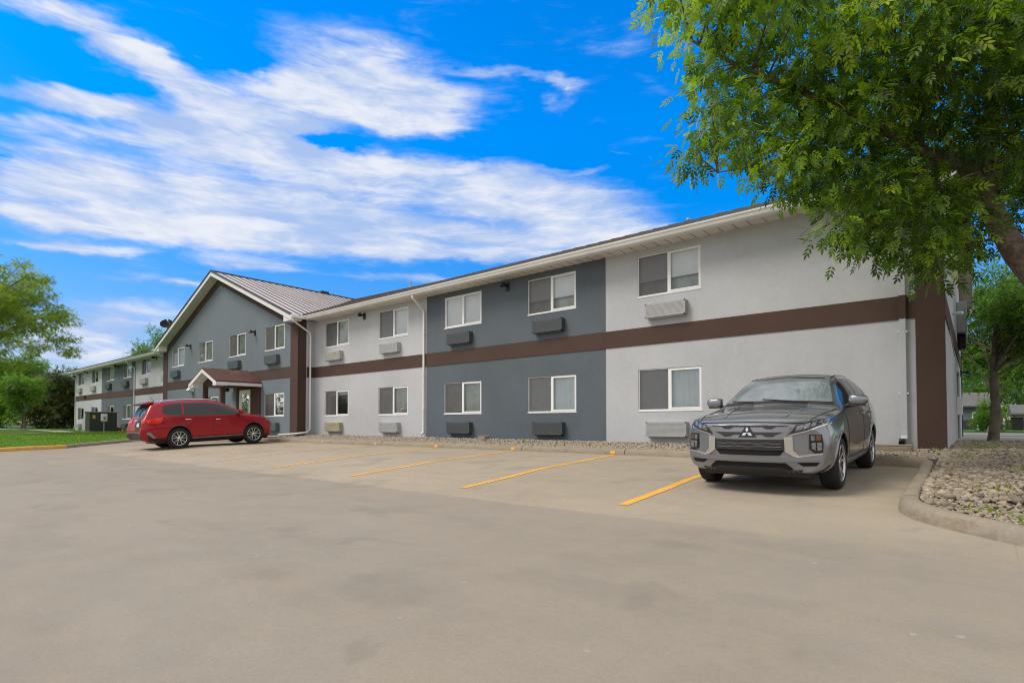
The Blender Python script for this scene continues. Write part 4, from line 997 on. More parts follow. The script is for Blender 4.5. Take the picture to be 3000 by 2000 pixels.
    downspout(root, -1.07, WALL_Y, 5.58, 12.56, zb=.72, w=.105, band=(3.09, 3.55))
    downspout(root, -47.0, WALL_Y, 5.58, 12.56, zb=.62)
    downspout(root, -63.6, WALL_Y, 5.58, 12.56, zb=.62)
    f = MB(off=ROOT)
    f.tube([(-22.30, 11.98, 5.58), (-22.31, 12.0, 5.46), (-22.50, 12.55, 5.25), (-22.54, 12.92, 5.06), (-22.56, 12.98, 4.9), (-22.56, 12.98, .80), (-22.5, 12.80, .66), (-22.6, 12.3, .60), (-22.9, 11.7, .55)], .036, 4, square=True)
    f.build('downspout', M['white_trim'], root, (0, 0, 0), bevel=.006)
    f = MB(off=ROOT); f.tube([(-39.2, 11.98, 5.58), (-39.2, 12.0, 5.46), (-39.1, 12.6, 5.2), (-38.97, 12.95, 5.05), (-38.97, 12.98, .6)], .042, 4, square=True)
    f.build('downspout', M['white_trim'], root, (0, 0, 0), bevel=.006)
    # fittings on the walls
    f = MB(off=ROOT); f.prism([(-.30, 2.92), (-.02, 2.84), (-.001, 2.84), (-.001, 3.22), (-.10, 3.22)], lambda u, v, t: (t, GAB_Y + u, v), -34.46, -34.06)
    o = f.build('flood_light', M['white_paint'], root, (0, 0, 0), bevel=.01)
    f = MB(off=ROOT); f.tube([(-34.27, GAB_Y - .1, 2.98), (-34.27, GAB_Y - .14, 2.86)], .05, 8); f.build('sensor', M['black'], o, (0, 0, 0))
    f = MB(off=ROOT); f.box(-60.5, -60.2, WALL_Y - .15, WALL_Y - .019, 3.3, 3.52); f.build('junction_box', M['brown'], root, (0, 0, 0), bevel=.01)
    f = MB(off=ROOT); f.tube([(-.42, 17.86, 3.82), (-.34, 17.86, 3.83), (-.30, 17.8, 3.82), (-.22, 17.7, 3.80)], [.03, .03, .045, .04], 10); f.build('security_camera', M['white_paint'], root, (0, 0, 0), smooth=True)
    f = MB(off=ROOT); f.box(-.429, -.18, 23.0, 24.6, 4.0, 5.0); o = f.build('meter_cabinet', M['grey_metal'], root, (0, 0, 0), bevel=.02)
    f = MB(off=ROOT); f.box(-.429, -.2, 23.4, 24.0, 3.5, 3.99); f.build('meter_cabinet', M['black'], root, (0, 0, 0), bevel=.05)
    f = MB(off=ROOT); f.tube([(-.39, 21.5, .6), (-.39, 21.5, 2.5), (-.39, 21.3, 2.6)], .03, 8); f.tube([(-.39, 14.9, 3.02), (-.39, 17.9, 2.75)], .012, 6); f.build('conduit', M['grey_metal'], root, (0, 0, 0))
    f = MB(off=ROOT); f.box(-.429, -.30, 21.0, 21.7, 1.3, 1.85); f.build('electric_panel', M['white_paint'], root, (0, 0, 0), bevel=.01)
    # roof fittings
    for x, y, z, r in ((-24.97, 20.6, 8.95, .05), (-8.4, 20.6, 8.7, .05)):
        f = MB(off=ROOT); f.tube([(x, y, z - .3), (x, y, z + .22)], r, 10); f.tube([(x, y, z + .20), (x, y, z + .28)], r * 1.5, 10); f.build('vent_pipe', M['grey_metal'], root, (0, 0, 0))
    f = MB(off=ROOT); f.box(-30.95, -30.55, 18.3, 18.8, 9.05, 9.19); f.build('roof_vent', M['black'], root, (0, 0, 0), bevel=.03)
    build_entrance(root)

def build_entrance(root):
    cx, zr, hw, yf = -27.47, 3.64, 1.56, 10.36
    v = MB(off=ROOT)
    y = GAB_Y
    for a, b in ((-28.55, -28.15), (-27.0, -26.05)): v.box(a, b, y - .055, y - .001, .42, 2.92)
    v.box(-28.15, -27.0, y - .055, y - .001, 2.70, 2.92)
    v.build('vestibule_panel', M['brown'], root, (0, 0, 0))
    d = MB(off=ROOT)
    for a, b, c, e in ((-28.15, -28.03, .5, 2.70), (-27.12, -27.0, .5, 2.70), (-28.03, -27.12, 2.52, 2.70), (-28.03, -27.12, .5, .72)): d.box(a, b, y - .075, y - .02, c, e)
    door = d.build('door', M['frame'], root, (0, 0, 0), bevel=.006)
    g = MB(off=ROOT); g.face([(-28.03, y - .035, .72), (-27.12, y - .035, .72), (-27.12, y - .035, 2.52), (-28.03, y - .035, 2.52)]); g.build('glass_pane', M['glass'], door, (0, 0, 0))
    g = MB(off=ROOT); g.box(-28.03, -27.12, y - .025, y - .012, .72, 2.52); g.build('lining', M['interior'], door, (0, 0, 0))
    g = MB(off=ROOT); g.tube([(-27.98, y - .10, 1.55), (-27.25, y - .10, 1.55)], .018, 8); g.box(-27.99, -27.96, y - .10, y - .05, 1.53, 1.57); g.box(-27.27, -27.24, y - .10, y - .05, 1.53, 1.57); g.build('push_bar', M['grey_metal'], door, (0, 0, 0))
    # porch roof as one part of the building
    sl = .42; zt = lambda q: zr - sl * q
    r = MB(off=ROOT)
    for s in (-1, 1):
        X = lambda q: cx + s * q
        r.face([(X(0), yf, zt(0)), (X(hw), yf, zt(hw)), (X(hw), y - .02, zt(hw)), (X(0), y - .02, zt(0))])
        r.face([(X(0), yf, zt(0) - .06), (X(0), y - .02, zt(0) - .06), (X(hw), y - .02, zt(hw) - .06), (X(hw), yf, zt(hw) - .06)])
        r.face([(X(0), yf, zt(0)), (X(0), yf, zt(0) - .06), (X(hw), yf, zt(hw) - .06), (X(hw), yf, zt(hw))])
        r.face([(X(hw), yf, zt(hw)), (X(hw), yf, zt(hw) - .06), (X(hw), y - .02, zt(hw) - .06), (X(hw), y - .02, zt(hw))])
        for k in range(6):
            yy = yf + .05 + k * .40
            r.prism([(0, zt(0)), (hw, zt(hw)), (hw, zt(hw) + .02), (0, zt(0) + .02)], lambda u, w, t: (X(u), t, w), yy - .012, yy + .012)
    can = r.build('entrance_canopy', M['canopy_roof'], root, (0, 0, 0), fix=False)
    for s in (-1, 1):
        X = lambda q: cx + s * q
        p = MB(off=ROOT); p.prism([(0, zt(0) - .065), (hw + .01, zt(hw) - .065), (hw + .01, zt(hw) - .22), (0, zt(0) - .22)], lambda u, w, t: (X(u), t, w), yf - .005, yf + .028)
        p.build('fascia', M['white_trim'], can, (0, 0, 0))
        p = MB(off=ROOT); p.box(*sorted((X(hw - .02), X(hw + .02))), yf + .03, y - .03, zt(hw) - .20, zt(hw) - .062); p.build('fascia', M['white_trim'], can, (0, 0, 0))
        p = MB(off=ROOT); p.prism([(.0, zt(0) - .16), (hw - .03, zt(hw) - .12), (hw - .03, zt(hw) - .11), (.0, zt(0) - .15)], lambda u, w, t: (X(u), t, w), yf + .03, y - .03); p.build('soffit', M['white_trim'], can, (0, 0, 0))
        p = MB(off=ROOT); p.prism([(hw - .42, zt(hw - .42) - .12), (hw - .03, zt(hw) - .08), (hw - .03, zt(hw) - .22), (hw - .42, zt(hw) - .22)], lambda u, w, t: (X(u), t, w), yf + .03, yf + .5); p.build('eave_return', M['white_trim'], can, (0, 0, 0))
    p = MB(off=ROOT); p.box(cx - hw + .1, cx + hw - .1, 10.95, y - .03, 2.86, 2.885); p.build('ceiling', M['brown'], can, (0, 0, 0))
    p = MB(off=ROOT); p.prism([(-1.32, 2.80), (1.32, 2.80), (1.32, 3.02), (0, 3.44), (-1.32, 3.02)], lambda u, w, t: (cx + u, t, w), 10.88, 10.94); p.build('gable_panel', M['brown'], can, (0, 0, 0))
    for x in (-28.57, -26.65):
        p = MB(off=ROOT); p.box(x, x + .19, 10.82, 11.01, .44, 2.80); p.build('post', M['brown'], can, (0, 0, 0), bevel=.01)
    p = MB(off=ROOT); p.lathe([(.0, 2.85), (.16, 2.85), (.16, 2.70), (.10, 2.66), (.0, 2.66)], lambda a, b, t: (-29.15 + a, y - .3 + b, t), 14); p.build('canopy_light', M['black'], can, (0, 0, 0))
# ---------------------------------------------------------------- cars
def loft_body(name, st, paint, arches, ar, aw):
    """st: list of (x, bow, [8 half points (y,z)], top_z); returns an evaluated body mesh with wheel arches cut"""
    bm = bmesh.new(); rings = []
    def ring(x, bow, half, top, s=1., zc=.6, dx=0.):
        pts = [(0, half[0][1])] + list(half[1:] if half[0][0] == 0 else half) + [(0, top)]
        L = []
        for y, z in pts:
            yy = y * s; zz = zc + (z - zc) * s
            L.append((x + dx - (bow * (abs(yy) / .9) ** 2.6), yy, zz))
        full = L + [(a, -b, c) for a, b, c in L[1:-1][::-1]]
        return [bm.verts.new(p) for p in full]
    n = len(st)
    xs = [s[0] for s in st]
    def zc(s): return (s[2][0][1] + s[3]) / 2
    f, l = st[0], st[-1]
    for s_, dx in ((.25, -.012), (.62, -.008)): rings.append(ring(f[0], f[1], f[2], f[3], s_, zc(f), dx))
    for s in st: rings.append(ring(*s))
    for s_, dx in ((.62, .008), (.25, .012)): rings.append(ring(l[0], l[1], l[2], l[3], s_, zc(l), dx))
    k = len(rings[0])
    for a, b in zip(rings, rings[1:]):
        for i in range(k): bm.faces.new((a[i], a[(i + 1) % k], b[(i + 1) % k], b[i]))
    bm.faces.new(rings[0][::-1]); bm.faces.new(rings[-1])
    bm.edges.ensure_lookup_table()
    cl = bm.edges.layers.float.get('crease_edge') or bm.edges.layers.float.new('crease_edge')
    for a, b in zip(rings[2:-2], rings[3:-2]):
        for i, cr in ((5, .5), (k - 5, .5), (1, .6), (k - 1, .6), (7, .28), (k - 7, .28)):
            e = bm.edges.get((a[i], b[i]))
            if e: e[cl] = cr
    for rr in (rings[2], rings[-3]):
        for i in range(k):
            e = bm.edges.get((rr[i], rr[(i + 1) % k]))
            if e: e[cl] = .5
    bmesh.ops.recalc_face_normals(bm, faces=bm.faces)
    me = bpy.data.meshes.new(name); bm.to_mesh(me); bm.free()
    o = link(name, me, [paint, M['void']])
    sub = o.modifiers.new('sub', 'SUBSURF'); sub.levels = 3; sub.render_levels = 3
    cut = MB()
    for ax in arches:
        for s in (-1, 1):
            cut.lathe([(0, aw), (ar, aw), (ar, 1.3), (0, 1.3)], lambda a, b, t: (ax + a, s * t, ar * .0 + WR + b), 48)
    c = cut.build('cutter', M['void'])
    bo = o.modifiers.new('arch', 'BOOLEAN'); bo.operation = 'DIFFERENCE'; bo.object = c; bo.solver = 'EXACT'
    try: bo.material_mode = 'TRANSFER'
    except Exception: pass
    bpy.context.view_layer.update()
    dg = bpy.context.evaluated_depsgraph_get()
    m2 = bpy.data.meshes.new_from_object(o.evaluated_get(dg))
    o.modifiers.clear(); o.data = m2
    bpy.data.objects.remove(c)
    m2.polygons.foreach_set('use_smooth', [True] * len(m2.polygons))
    e = o.modifiers.new('edge', 'EDGE_SPLIT'); e.split_angle = R(42)
    bm = bmesh.new(); bm.from_mesh(m2); bvh = BVHTree.FromBMesh(bm); bm.free()
    return o, bvh

AX = {'+y': (lambda u, v: ((u, 3, v), (0, -1, 0))), '-y': (lambda u, v: ((u, -3, v), (0, 1, 0))), '+x': (lambda u, v: ((6, u, v), (-1, 0, 0))),
      '-x': (lambda u, v: ((-6, u, v), (1, 0, 0))), '+z': (lambda u, v: ((u, v, 5), (0, 0, -1)))}

def decal(bvh, polys, axis, off, name, m, root, thick=None, sp=.05, label=None):
    """panel cut to a 2D outline and laid on the body surface with its own thickness"""
    mb = MB(); fn = AX[axis]
    if isinstance(polys[0][0], (int, float)): polys = [polys]
    for poly in polys:
        pts = []
        for i in range(len(poly)):
            a, b = Vector(poly[i]), Vector(poly[(i + 1) % len(poly)]); n = max(1, int((b - a).length / sp))
            for q in range(n): pts.append(a.lerp(b, q / n))
        nb = len(pts)
        xs = [p[0] for p in pts]; ys = [p[1] for p in pts]
        for a in np.arange(min(xs) + sp / 2, max(xs), sp):
            for b in np.arange(min(ys) + sp / 2, max(ys), sp): pts.append(Vector((float(a), float(b))))
        V, E, F, *_ = geometry.delaunay_2d_cdt(pts, [], [list(range(nb))], 1, 1e-5)
        P = []
        for v in V:
            o, d = fn(v.x, v.y); h, nrm, idx, dist = bvh.ray_cast(Vector(o), Vector(d))
            if h is None:
                o2 = Vector(o) + Vector(d) * (2.2 if 'y' in axis else 4.0)
                h, nrm, idx, dist = bvh.find_nearest(o2)
                if axis in ('+y', '-y'): h = Vector((v.x, h.y, v.y))
                elif axis in ('+x', '-x'): h = Vector((h.x, v.x, v.y))
            if nrm.dot(Vector(d)) > 0: nrm = -nrm
            nn = (nrm * .5 - Vector(d) * .5).normalized()
            P.append(h + nn * off)
        if P:
            d = Vector(fn(0, 0)[1])
            Fs = []
            for f in F:
                a, b, c = (P[i] for i in f[:3])
                nr = (b - a).cross(c - a)
                Fs.append(tuple(f) if nr.dot(d) < 0 else tuple(f)[::-1])
            used = sorted({i for f in Fs for i in f}); mp = {i: k for k, i in enumerate(used)}
            mb.mesh([P[i] for i in used], [tuple(mp[i] for i in f) for f in Fs])
    o = mb.build(name, m, root, (0, 0, 0), smooth=True, fix=False)
    s = o.modifiers.new('thick', 'SOLIDIFY'); s.thickness = thick or max(.006, off + .004); s.offset = -1
    bm = bmesh.new(); bm.from_mesh(o.data)
    for e in bm.edges: e.smooth = not e.is_boundary
    bm.to_mesh(o.data); bm.free()
    if label: o['label'] = label
    return o

def strip(pts, w):
    P = [Vector(p) for p in pts]; T = tangents(P)
    A = [(p.x - t.y * w / 2, p.y + t.x * w / 2) for p, t in zip(P, T)]; B = [(p.x + t.y * w / 2, p.y - t.x * w / 2) for p, t in zip(P, T)]
    return A + B[::-1]

def mir(poly): return [(-a, b) for a, b in poly][::-1]

def make_wheel(root, x, y, r, w, rim_r, style, side):
    fn = lambda a, b, t: (a, t, b)
    hub = MB(); hub.lathe([(.0, -.02), (.13, -.02), (.15, .0), (.15, .03), (.0, .03)], fn, 24)
    o = hub.build('wheel', M['rim_dark'], root, (x, y, r))
    if side < 0: o.rotation_euler = (0, 0, math.pi)
    h = w / 2
    t = MB(); t.lathe([(rim_r - .005, -h + .01), (rim_r + .03, -h - .002), (r - .04, -h + .0), (r - .012, -h + .018), (r, -h + .05), (r, h - .05), (r - .012, h - .018), (r - .04, h), (rim_r + .03, h + .002), (rim_r - .005, h - .01)], fn, 56)
    tg = MB()
    ty = t.build('tyre', M['tyre'], o, (0, 0, 0), smooth=True)
    rm = MB(); rm.lathe([(rim_r + .004, h - .012), (rim_r - .004, h - .004), (rim_r - .018, h - .01), (rim_r - .022, h - .03), (rim_r + .002, h - .03)], fn, 56)
    br = MB(); br.lathe([(rim_r + .002, h - .031), (rim_r - .026, h - .036), (rim_r - .03, -h + .03), (rim_r + .004, -h + .02)], fn, 48); br.build('rim_barrel', M['rim_dark'], o, (0, 0, 0), smooth=True)
    rm.lathe([(.0, h - .03), (.028, h - .03), (.055, h - .042), (.06, h - .09), (.0, h - .09)], fn, 20)
    nsp = 5
    for k in range(nsp):
        for dl, wd in (((-.19, .026), (.19, .026)) if style == 'twin' else ((-.24, .022), (.24, .022))):
            a0 = 2 * math.pi * k / nsp + .3; a1 = a0 + dl * 1.15; a2 = a0 + dl
            pA = Vector((math.cos(a0 + dl * .5) * .045, math.sin(a0 + dl * .5) * .045)); pB = Vector((math.cos(a1) * (rim_r - .02), math.sin(a1) * (rim_r - .02)))
            d = (pB - pA).normalized(); s = Vector((-d.y, d.x))
            q = [pA - s * wd * .62, pA + s * wd * .62, pB + s * wd * .5, pB - s * wd * .5]
            P = [(p.x, h - .040 if i < 2 else h - .022, p.y) for i, p in enumerate(q)] + [(p.x, h - .085 if i < 2 else h - .06, p.y) for i, p in enumerate(q)]
            rm.mesh(P, [(0, 1, 2, 3), (7, 6, 5, 4), (0, 4, 5, 1), (1, 5, 6, 2), (2, 6, 7, 3), (3, 7, 4, 0)])
    rm.build('rim', M['rim_silver'], o, (0, 0, 0), bevel=.003)
    dk = MB(); dk.lathe([(.0, .012), (rim_r - .03, .012), (rim_r - .03, .0), (.0, .0)], fn, 32); dk.build('brake_disc', M['rim_dark'], o, (0, 0, 0))
    return o

def arch_lip(bvh, ax, r, side, rad, m, root, a0=-12, a1=192, name='arch_trim'):
    pts = []
    for k in range(41):
        a = R(a0 + (a1 - a0) * k / 40); x, z = ax + math.cos(a) * r, WR + math.sin(a) * r
        if z < .2: continue
        h, n, i, d = bvh.ray_cast(Vector((x, 3 * side, z)), Vector((0, -side, 0)))
        if h is None or abs(h.y) < .6: continue
        pts.append((x, h.y - side * .004, z))
    mb = MB(); mb.tube(pts, rad, 6); return mb.build(name, m, root, (0, 0, 0), smooth=True)

def mirror_cap(root, x, y, z, paint, side, sc=(.085, .125, .075)):
    bm = bmesh.new(); bmesh.ops.create_uvsphere(bm, u_segments=20, v_segments=14, radius=1)
    for v in bm.verts:
        c = v.co; s = lambda t, p=.62: math.copysign(abs(t) ** p, t)
        fx = s(c.x) if c.x > 0 else max(-.45, s(c.x))
        v.co = (fx * sc[0], s(c.y) * sc[1] * (1 - .12 * (side * c.y < 0)), s(c.z) * sc[2] * (1 - .12 * side * c.y))
    me = bpy.data.meshes.new('mirror'); bm.to_mesh(me); bm.free()
    o = link('mirror', me, paint, root, (x, y, z), smooth=True)
    a = MB(); a.tube([(-.01, -side * .06, -.05), (.0, -side * .16, -.085), (.03, -side * .26, -.11)], [.03, .026, .03], 8); a.box(-.05, .07, -.09, .09, -.082, -.058)
    a.build('mirror_base', M['plastic'], o, (0, 0, 0), bevel=.01)
    g = MB(); g.box(-.044, -.038, -sc[1] * .82, sc[1] * .82, -sc[2] * .75, sc[2] * .75); g.build('mirror_glass', M['chrome'], o, (0, 0, 0))
    return o

def handle(bvh, x, z, side, m, root):
    h, n, i, d = bvh.ray_cast(Vector((x, 3 * side, z)), Vector((0, -side, 0)))
    mb = MB(); y = h.y + side * .028
    mb.tube([(x - .11, h.y + side * .004, z), (x - .08, y, z), (x + .08, y, z + .003), (x + .11, h.y + side * .004, z + .003)], .014, 8)
    return mb.build('door_handle', m, root, (0, 0, 0), smooth=True)

def rail(bvh, xs, y, lift, rad, m, root, name, ends=0.):
    pts = []
    for i, x in enumerate(xs):
        h, n, k, d = bvh.ray_cast(Vector((x, y, 5)), Vector((0, 0, -1)))
        if h: pts.append((x, y, h.z + (lift if 0 < i < len(xs) - 1 else ends)))
    mb = MB(); mb.tube(pts, rad, 8); return mb.build(name, m, root, (0, 0, 0), smooth=True)

def build_grey_car():
    global WR
    WR = .335
    B = lambda b, bz, rk, mid, hi, belt, g1, g2: [(0, bz), b, rk, mid, hi, belt, g1, g2]
    st = [
        (-2.13, .16, [(0, .40), (.60, .40), (.72, .46), (.76, .60), (.75, .76), (.69, .90), (.55, .94), (.3, .95)], .95),
        (-2.04, .12, [(0, .30), (.68, .30), (.82, .37), (.86, .60), (.85, .84), (.79, 1.00), (.66, 1.06), (.4, 1.09)], 1.10),
        (-1.90, .06, [(0, .26), (.72, .26), (.85, .34), (.88, .60), (.87, .87), (.82, 1.05), (.72, 1.18), (.52, 1.26)], 1.28),
        (-1.70, .0, [(0, .25), (.74, .25), (.87, .32), (.895, .60), (.88, .88), (.835, 1.07), (.72, 1.30), (.56, 1.44)], 1.47),
        (-1.335, .0, [(0, .24), (.74, .24), (.88, .31), (.91, .62), (.895, .88), (.85, 1.065), (.72, 1.34), (.575, 1.50)], 1.54),
        (-.95, .0, [(0, .22), (.76, .22), (.87, .30), (.895, .58), (.89, .86), (.85, 1.055), (.72, 1.35), (.58, 1.525)], 1.57),
        (-.5, .0, [(0, .21), (.76, .21), (.87, .29), (.885, .56), (.885, .85), (.85, 1.045), (.72, 1.35), (.58, 1.535)], 1.58),
        (-.05, .0, [(0, .21), (.76, .21), (.87, .29), (.885, .56), (.885, .85), (.85, 1.035), (.72, 1.34), (.575, 1.52)], 1.57),
        (.22, .03, [(0, .21), (.76, .21), (.87, .29), (.885, .56), (.885, .85), (.85, 1.03), (.73, 1.30), (.565, 1.465)], 1.515),
        (.58, .07, [(0, .21), (.76, .21), (.87, .29), (.89, .56), (.885, .85), (.85, 1.02), (.77, 1.165), (.62, 1.29)], 1.345),
        (.98, .10, [(0, .22), (.76, .22), (.88, .30), (.90, .58), (.89, .85), (.845, .995), (.80, 1.045), (.66, 1.085)], 1.135),
        (1.10, .10, [(0, .23), (.75, .23), (.885, .31), (.905, .60), (.89, .85), (.84, .985), (.79, 1.02), (.62, 1.045)], 1.085),
        (1.335, .0, [(0, .24), (.74, .24), (.89, .32), (.91, .62), (.89, .84), (.835, .965), (.75, 1.0), (.5, 1.02)], 1.055),
        (1.72, .0, [(0, .25), (.72, .25), (.87, .33), (.895, .60), (.885, .81), (.82, .935), (.72, .965), (.46, .985)], 1.015),
        (1.98, .05, [(0, .25), (.70, .25), (.85, .32), (.875, .56), (.87, .77), (.80, .90), (.69, .925), (.45, .94)], .955),
        (2.13, .16, [(0, .26), (.68, .26), (.83, .32), (.86, .50), (.85, .70), (.78, .85), (.66, .882), (.42, .892)], .90),
        (2.215, .24, [(0, .28), (.66, .28), (.80, .34), (.835, .49), (.82, .65), (.75, .79), (.63, .84), (.40, .855)], .86),
    ]
    root = tag(empty('parked_car', (-2.195, 9.455, .268), (0, R(2.3), R(-90))), 'dark grey compact crossover facing the camera near the kerbed stone island', 'car', 'cars parked at the motel')
    body, bvh = loft_body('body', st, M['grey_paint'], (-1.335, 1.335), .395, .60)
    body.parent = root
    D = lambda polys, ax, off, name, m, **k: decal(bvh, polys, ax, off, name, M[m], root, **k)
    # glazing
    D([(-.70, 1.115), (-.35, 1.14), (0, 1.15), (.35, 1.14), (.70, 1.115), (.545, 1.455), (.3, 1.49), (0, 1.50), (-.3, 1.49), (-.545, 1.455)], '+x', .004, 'windscreen', 'windscreen', thick=.008)
    D([(-.73, 1.075), (-.4, 1.10), (0, 1.115), (.4, 1.10), (.73, 1.075), (.705, 1.112), (.35, 1.137), (0, 1.147), (-.35, 1.137), (-.705, 1.112)], '+x', .006, 'cowl', 'plastic')
    D([(-.50, 1.465), (0, 1.505), (.50, 1.465), (.49, 1.452), (0, 1.49), (-.49, 1.452)], '+x', .007, 'windscreen_band', 'gloss_black')
    for ax, s in (('+y', 1), ('-y', -1)):
        D([(.76, 1.065), (.60, 1.17), (.22, 1.375), (-.08, 1.445), (-.44, 1.465), (-.46, 1.075)], ax, .004, 'side_window', 'car_glass', thick=.008)
        D([(-.53, 1.08), (-.51, 1.465), (-.95, 1.455), (-1.27, 1.38), (-1.24, 1.10)], ax, .004, 'side_window', 'car_glass', thick=.008)
        D([(-1.31, 1.11), (-1.34, 1.35), (-1.60, 1.25), (-1.70, 1.16)], ax, .004, 'side_window', 'car_glass', thick=.008)
        D([strip([(.82, 1.03), (-.4, 1.052), (-1.2, 1.08), (-1.72, 1.13)], .018)], ax, .007, 'window_trim', 'gloss_black')
        D([strip([(.88, .98), (.86, .6), (.80, .36)], .009), strip([(-.49, 1.04), (-.50, .7), (-.48, .34)], .009), strip([(-1.27, 1.07), (-1.16, .85), (-1.0, .70), (-.93, .36)], .009), strip([(.80, .36), (-.93, .36)], .008)], ax, .003, 'door_seam', 'void')
        D([(-.92, .285), (.90, .275), (.90, .315), (-.92, .325)], ax, .012, 'sill_trim', 'satin')
        D([(-.95, .22), (.92, .22), (.92, .27), (-.95, .28)], ax, .008, 'sill_cladding', 'plastic')
        for hx in (-.36, -1.10): handle(bvh, hx, .93, s, M['grey_paint'], root)
        mirror_cap(root, .62, s * .965, 1.13, M['grey_paint'], s)
        for axx in (-1.335, 1.335): arch_lip(bvh, axx, .405, s, .020, M['grey_paint'], root)
        for axx, yy in ((1.335, .775), (-1.335, .775)): make_wheel(root, axx, s * yy, WR, .222, .235, 'twin', s)
    # face
    gr = D([(-.485, .838), (-.2, .846), (.2, .846), (.485, .838), (.44, .735), (.405, .675), (-.405, .675), (-.44, .735)], '+x', .012, 'grille', 'satin')
    s1 = [(-.455, .838), (-.33, .833), (-.285, .803), (-.215, .803), (-.175, .828), (.175, .828), (.215, .803), (.285, .803), (.33, .833), (.455, .838), (.46, .846), (.2, .853), (-.2, .853), (-.46, .846)]
    s2 = [(-.41, .765), (.41, .765), (.34, .738), (.285, .708), (.215, .708), (.17, .732), (-.17, .732), (-.215, .708), (-.285, .708), (-.34, .738)]
    o = D([s1, s2], '+x', .020, 'grille_slot', 'gloss_black', sp=.03)
    D([(-.42, .672), (.42, .672), (.415, .548), (-.415, .548)], '+x', .016, 'number_plate_panel', 'plastic')
    D([strip([(-.38, .628), (-.30, .618), (-.24, .632), (-.12, .620), (0, .628), (.12, .620), (.24, .632), (.30, .618), (.38, .628)], .006), strip([(-.38, .588), (-.28, .580), (-.16, .594), (0, .582), (.16, .594), (.28, .580), (.38, .588)], .006)], '+x', .021, 'panel_rib', 'satin', thick=.004)
    D([(-.415, .545), (.415, .545), (.36, .478), (-.36, .478)], '+x', .004, 'air_intake', 'void')
    D([(-.11, .700), (.11, .700), (.016, .842), (-.016, .842)], '+x', .022, 'emblem_base', 'gloss_black')
    c0 = Vector((0, .7585)); dia = []
    for a in (90, 210, 330):
        d = Vector((math.cos(R(a)), math.sin(R(a)))); p = Vector((-d.y, d.x)); q = c0 + d * .003
        dia.append([tuple(q), tuple(q + d * .034 - p * .0185), tuple(q + d * .068), tuple(q + d * .034 + p * .0185)])
    D(dia, '+x', .032, 'emblem', 'chrome', sp=.03, thick=.010)
    C1 = [(.412, .705), (.50, .716), (.505, .545), (.565, .480), (.505, .472), (.418, .535)]
    H1 = [(.455, .735), (.50, .79), (.535, .846), (.70, .893), (.845, .93), (.842, .868), (.66, .79)]
    for f, k in ((lambda p: p, 1), (mir, -1)):
        D(f(C1), '+x', .022, 'chrome_bracket', 'chrome')
        D(f([(.505, .49), (.565, .482), (.80, .515), (.80, .50), (.56, .462), (.50, .474)]), '+x', .020, 'chrome_bracket', 'chrome')
        h = D(f(H1), '+x', .008, 'headlight', 'dark_lens')
        cells = [f([(.53, .775), (.60, .80), (.61, .85), (.55, .838)]), f([(.615, .80), (.67, .822), (.68, .872), (.625, .855)]), f([(.685, .825), (.73, .845), (.74, .890), (.695, .876)]), f([(.76, .862), (.785, .872), (.79, .905), (.768, .898)]), f([(.80, .872), (.825, .880), (.828, .915), (.806, .908)])]
        D(cells, '+x', .013, 'lamp_lens', 'lens', sp=.03).parent = h
        D(f(strip([(.47, .728), (.66, .782), (.845, .862)], .012)), '+x', .016, 'light_strip', 'chrome')
        D(f([(.505, .70), (.655, .712), (.655, .53), (.60, .49), (.565, .485), (.51, .55)]), '+x', .010, 'bumper_panel', 'grey_paint')
        lp = D(f([(.668, .738), (.79, .738), (.806, .62), (.80, .515), (.715, .512), (.668, .56)]), '+x', .016, 'lamp_cluster', 'gloss_black')
        q = [f([(.684, .665), (.725, .665), (.725, .722), (.684, .722)]), f([(.690, .57), (.728, .545), (.730, .64), (.690, .64)]), f([(.742, .545), (.786, .545), (.790, .64), (.742, .64)])]
        D(q, '+x', .022, 'lamp_lens', 'lens', sp=.03).parent = lp
        D(f([(.738, .665), (.782, .665), (.780, .722), (.738, .722)]), '+x', .022, 'indicator', 'amber', sp=.03).parent = lp
        D(f([(.54, .398), (.77, .402), (.735, .358), (.60, .356)]), '+x', .006, 'fog_slot', 'void')
    D([(-.80, .495), (-.56, .462), (-.35, .47), (.35, .47), (.56, .462), (.80, .495), (.80, .43), (.5, .412), (-.5, .412), (-.80, .43)], '+x', .030, 'bumper_lip', 'grey_paint', thick=.034)
    D([(-.42, .388), (.42, .388), (.50, .318), (.45, .302), (.36, .338), (-.36, .338), (-.45, .302), (-.50, .318)], '+x', .008, 'air_intake', 'void')
    D([(-.60, .30), (-.45, .298), (-.37, .333), (.37, .333), (.45, .298), (.60, .30), (.55, .262), (-.55, .262)], '+x', .014, 'skid_plate', 'plastic')
    D([strip([(1.02, .775), (1.35, .745), (1.75, .715), (2.02, .66)], .010), strip([(2.02, -.66), (1.75, -.715), (1.35, -.745), (1.02, -.775)], .010)], '+z', .003, 'bonnet_seam', 'void', sp=.08)
    D([strip([(-.62, .872), (-.3, .882), (0, .886), (.3, .882), (.62, .872)], .008)], '+x', .004, 'bonnet_seam', 'void')
    for f in (lambda p: p, lambda p: [(a, -b) for a, b in p][::-1]):
        D(f(strip([(1.06, .46), (1.5, .43), (1.98, .36)], .035)), '+z', .010, 'bonnet_ridge', 'grey_paint', sp=.08)
    # wipers, keel, rear lamps
    for a, b in (((.42, 1.085), (-.18, 1.135)), ((-.30, 1.10), (-.62, 1.11))):
        pts = []
        for k in range(9):
            u = a[0] + (b[0] - a[0]) * k / 8; v = a[1] + (b[1] - a[1]) * k / 8 + .02
            h, n, i, d = bvh.ray_cast(Vector((6, u, v)), Vector((-1, 0, 0)))
            if h: pts.append(h + n * .02)
        w = MB(); w.tube(pts, .009, 6); w.build('wiper', M['plastic'], root, (0, 0, 0))
